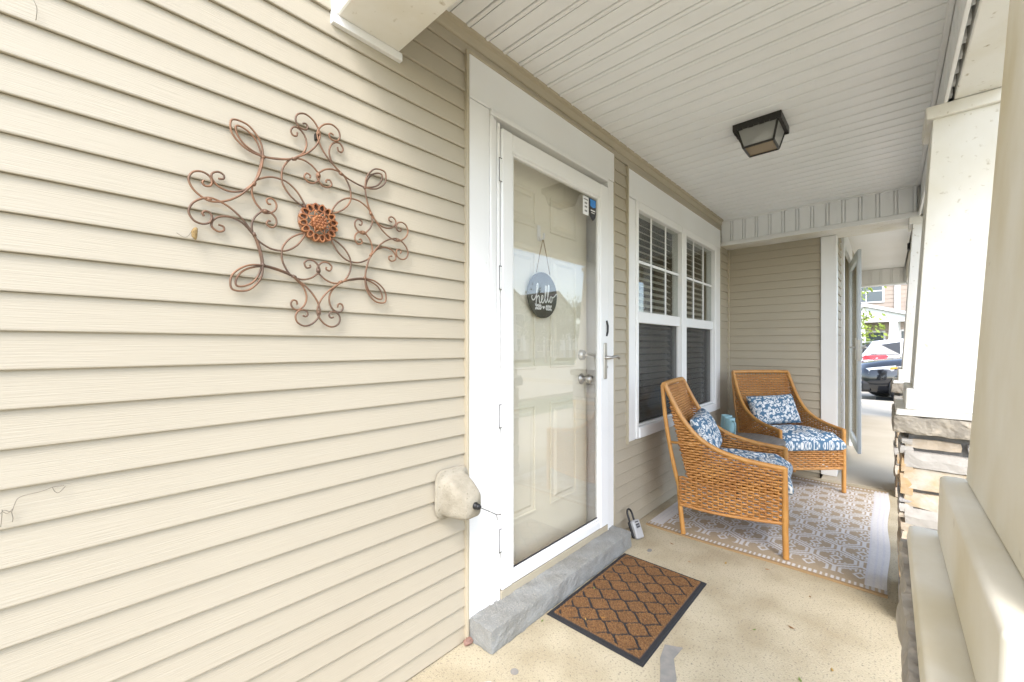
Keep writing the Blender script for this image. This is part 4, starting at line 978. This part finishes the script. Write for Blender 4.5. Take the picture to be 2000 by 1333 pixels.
# cars : lofted bodies
def car(label, loc, rz, paint, lower, suv=True, tail=True):
    t = thing('parked_car', label, 'car', loc, rz)
    hw = .92
    # stations along length (front at +y): y, width, z_low, z_shoulder, z_top
    st = [(2.22, .55, .42, .60, .68), (2.18, .70, .30, .70, .80), (2.05, .84, .24, .78, .90), (1.75, .90, .22, .86, .98), (1.2, .92, .22, .92, 1.05), (.8, .92, .22, .95, 1.08), (0, .92, .22, .98, 1.08), (-1.0, .92, .22, 1.0, 1.09), (-1.8, .91, .24, 1.02, 1.10), (-2.12, .85, .28, .98, 1.06), (-2.25, .74, .38, .88, .96)]
    rings = []
    for (y, w__, zl, zs, zt_) in st:
        half = [(0, zl), (w__ * .8, zl), (w__ * .97, zl + .10), (w__, (zl + zs) / 2), (w__ * .985, zs - .04), (w__ * .95, zs), (w__ * .80, zt_ - .015), (0, zt_)]
        ring = [(x, y, z) for x, z in half] + [(-x, y, z) for x, z in half[-2:0:-1]]
        rings.append(ring)
    m = MB(); m.grid(rings, smooth=True, wrap=True); nr = len(rings[0])
    m.f.append(tuple(range(nr))); m.m.append(0); m.sm.append(False); o = (len(rings) - 1) * nr; m.f.append(tuple(range(o, o + nr))); m.m.append(0); m.sm.append(False)
    m.build('body', paint, t)
    # lower cladding, bumper
    for q in ((-.80, .80, 2.0, 2.245, .24, .50), (-.78, .78, -2.28, -2.0, .28, .55)): m = MB(); m.box(*q, bev=.06); m.build('bumper', lower, t)
    for q in ((-.935, -.90), (.90, .935)): m = MB(); m.box(q[0], q[1], -1.0, .95, .22, .36, bev=.01); m.build('side_skirt', lower, t)
    gs = [(1.05, .78, 1.04), (.35, .70, 1.50), (-.2, .69, 1.58), (-1.2, .67, 1.56), (-1.85, .64, 1.48), (-2.15, .76, 1.05)]
    m = MB(); P_ = [[(-wt if z > 1.2 else -wt, y, z) for (y, wt, z) in [g]][0] for g in gs]
    rings = []
    for (y, wt, z) in gs: rings.append([(-.84, y if z < 1.2 else y, 1.03), (-wt - .02, y, z - .06 if z > 1.2 else z), (-wt + .06, y, z), (wt - .06, y, z), (wt + .02, y, z - .06 if z > 1.2 else z), (.84, y, 1.03)])
    m.grid(rings, smooth=False); m.build('greenhouse', paint, t)
    CG = mat('car glass', (.02, .025, .03), .06)
    for s in (-1, 1):
        for (ya_, yb_, zta, ztb, yta, ytb) in ((.70, -.18, 1.44, 1.50, .30, -.18), (-.26, -1.20, 1.50, 1.48, -.26, -1.15), (-1.28, -1.95, 1.46, 1.38, -1.26, -1.70)):
            lo = [(s * .845, ya_, 1.09), (s * .845, yb_, 1.09)]; hi = [(s * .725, yta, zta), (s * .715, ytb, ztb)]
            m = MB(); m.hexa([lo[0], lo[1], hi[1], hi[0]], [(p[0] + s * .006, p[1], p[2]) for p in (lo[0], lo[1], hi[1], hi[0])]); m.build('side_window', CG, t)
    m = MB(); m.hexa([(-.74, 1.02, 1.09), (.74, 1.02, 1.09), (.62, .40, 1.48), (-.62, .40, 1.48)], [(-.74, 1.035, 1.10), (.74, 1.035, 1.10), (.62, .415, 1.49), (-.62, .415, 1.49)]); m.build('windscreen', CG, t)
    m = MB(); m.hexa([(-.68, -2.15, 1.12), (.68, -2.15, 1.12), (.58, -1.90, 1.44), (-.58, -1.90, 1.44)], [(-.68, -2.17, 1.13), (.68, -2.17, 1.13), (.58, -1.92, 1.45), (-.58, -1.92, 1.45)]); m.build('rear_window', CG, t)
    HL = mat('headlamp lens', (.75, .76, .78), .12, coat=.5); AM = mat('amber lens', (.75, .30, .03), .2); TL = mat('tail lamp red', (.55, .02, .03), .2, coat=.5)
    for s in (-1, 1):
        m = MB(); m.hexa([(s * .46, 2.20, .66), (s * .80, 2.08, .68), (s * .90, 1.66, .76), (s * .60, 2.08, .66)], [(s * .46, 2.19, .76), (s * .80, 2.06, .82), (s * .93, 1.62, .885), (s * .62, 2.10, .80)]); m.build('headlight', HL, t)
        m = MB(); m.hexa([(s * .905, 1.72, .79), (s * .918, 1.60, .82), (s * .918, 1.60, .85), (s * .905, 1.72, .84)], [(s * .920, 1.72, .79), (s * .934, 1.60, .82), (s * .934, 1.60, .85), (s * .920, 1.72, .84)]); m.build('side_marker', AM, t)
        m = MB(); m.hexa([(s * .62, -2.27, .86), (s * .88, -2.10, .86), (s * .935, -1.55, 1.0), (s * .935, -1.55, 1.03)], [(s * .62, -2.24, 1.03), (s * .86, -2.08, 1.06), (s * .90, -1.60, 1.06), (s * .90, -1.6, 1.07)]); m.build('tail_light', TL, t)
        m = MB(); m.lathe([(0, .06), (.05, .06), (.08, .03), (.08, -.03), (0, -.04)], 12, 0, Matrix.Translation((s * 1.0, .72, 1.10)) @ ROTX); m.build('mirror', lower, t)
        for y in (1.38, -1.38):
            Mw = Matrix.Translation((s * .84, y, .345)) @ Matrix.Rotation(s * R(90), 4, 'Y')
            m = MB(); m.lathe([(.20, .095), (.30, .11), (.335, .09), (.345, .04), (.345, -.08), (.30, -.11), (.2, -.11)], 28, 0, Mw); wh = m.build('tyre', RUBBER, t)
            m = MB(); m.lathe([(.225, .105), (.21, .09), (.20, .05)], 28, 0, Mw)
            for k in range(5):
                Mk = Mw @ Matrix.Rotation(2 * math.pi * k / 5, 4, 'Z'); m.hexa([Mk @ Vector(p) for p in ((.02, -.04, .06), (.21, -.03, .08), (.21, .03, .08), (.02, .04, .06))], [Mk @ Vector(p) for p in ((.02, -.04, .085), (.21, -.03, .1), (.21, .03, .1), (.02, .04, .085))])
            m.lathe([(0, .09), (.05, .088), (.055, .06)], 14, 0, Mw); m.build('rim', mat('alloy', (.55, .55, .56), .3, metal=.9), wh)
            m = MB(); m.lathe([(0, .083), (.375, .083), (.375, .075)], 24, 0, Matrix.Translation((s * .845, y, .36)) @ Matrix.Rotation(s * R(90), 4, 'Y')); m.build('wheel_arch', BLACKP, t)
    m = MB(); m.box(-.42, .42, 2.19, 2.232, .60, .72, bev=.01); m.build('grille', BLACKP, t)
    m = MB(); m.box(-.62, .62, 2.236, 2.252, .30, .40, bev=.01); m.build('lower_grille', BLACKP, t)
    return t
BK = mat('black car paint', (.010, .011, .014), .15, coat=1.0); WT = mat('white car paint', (.75, .75, .76), .25, coat=.8)
car('black crossover parked nose toward the walkway kerb', (14.25, CAMY - 1.42, -.15), R(16), BK, BLACKP)
car('white hatchback with red tail lamps parked beyond the black crossover', (17.6, CAMY - 1.35, -.15), R(190), WT, BLACKP)
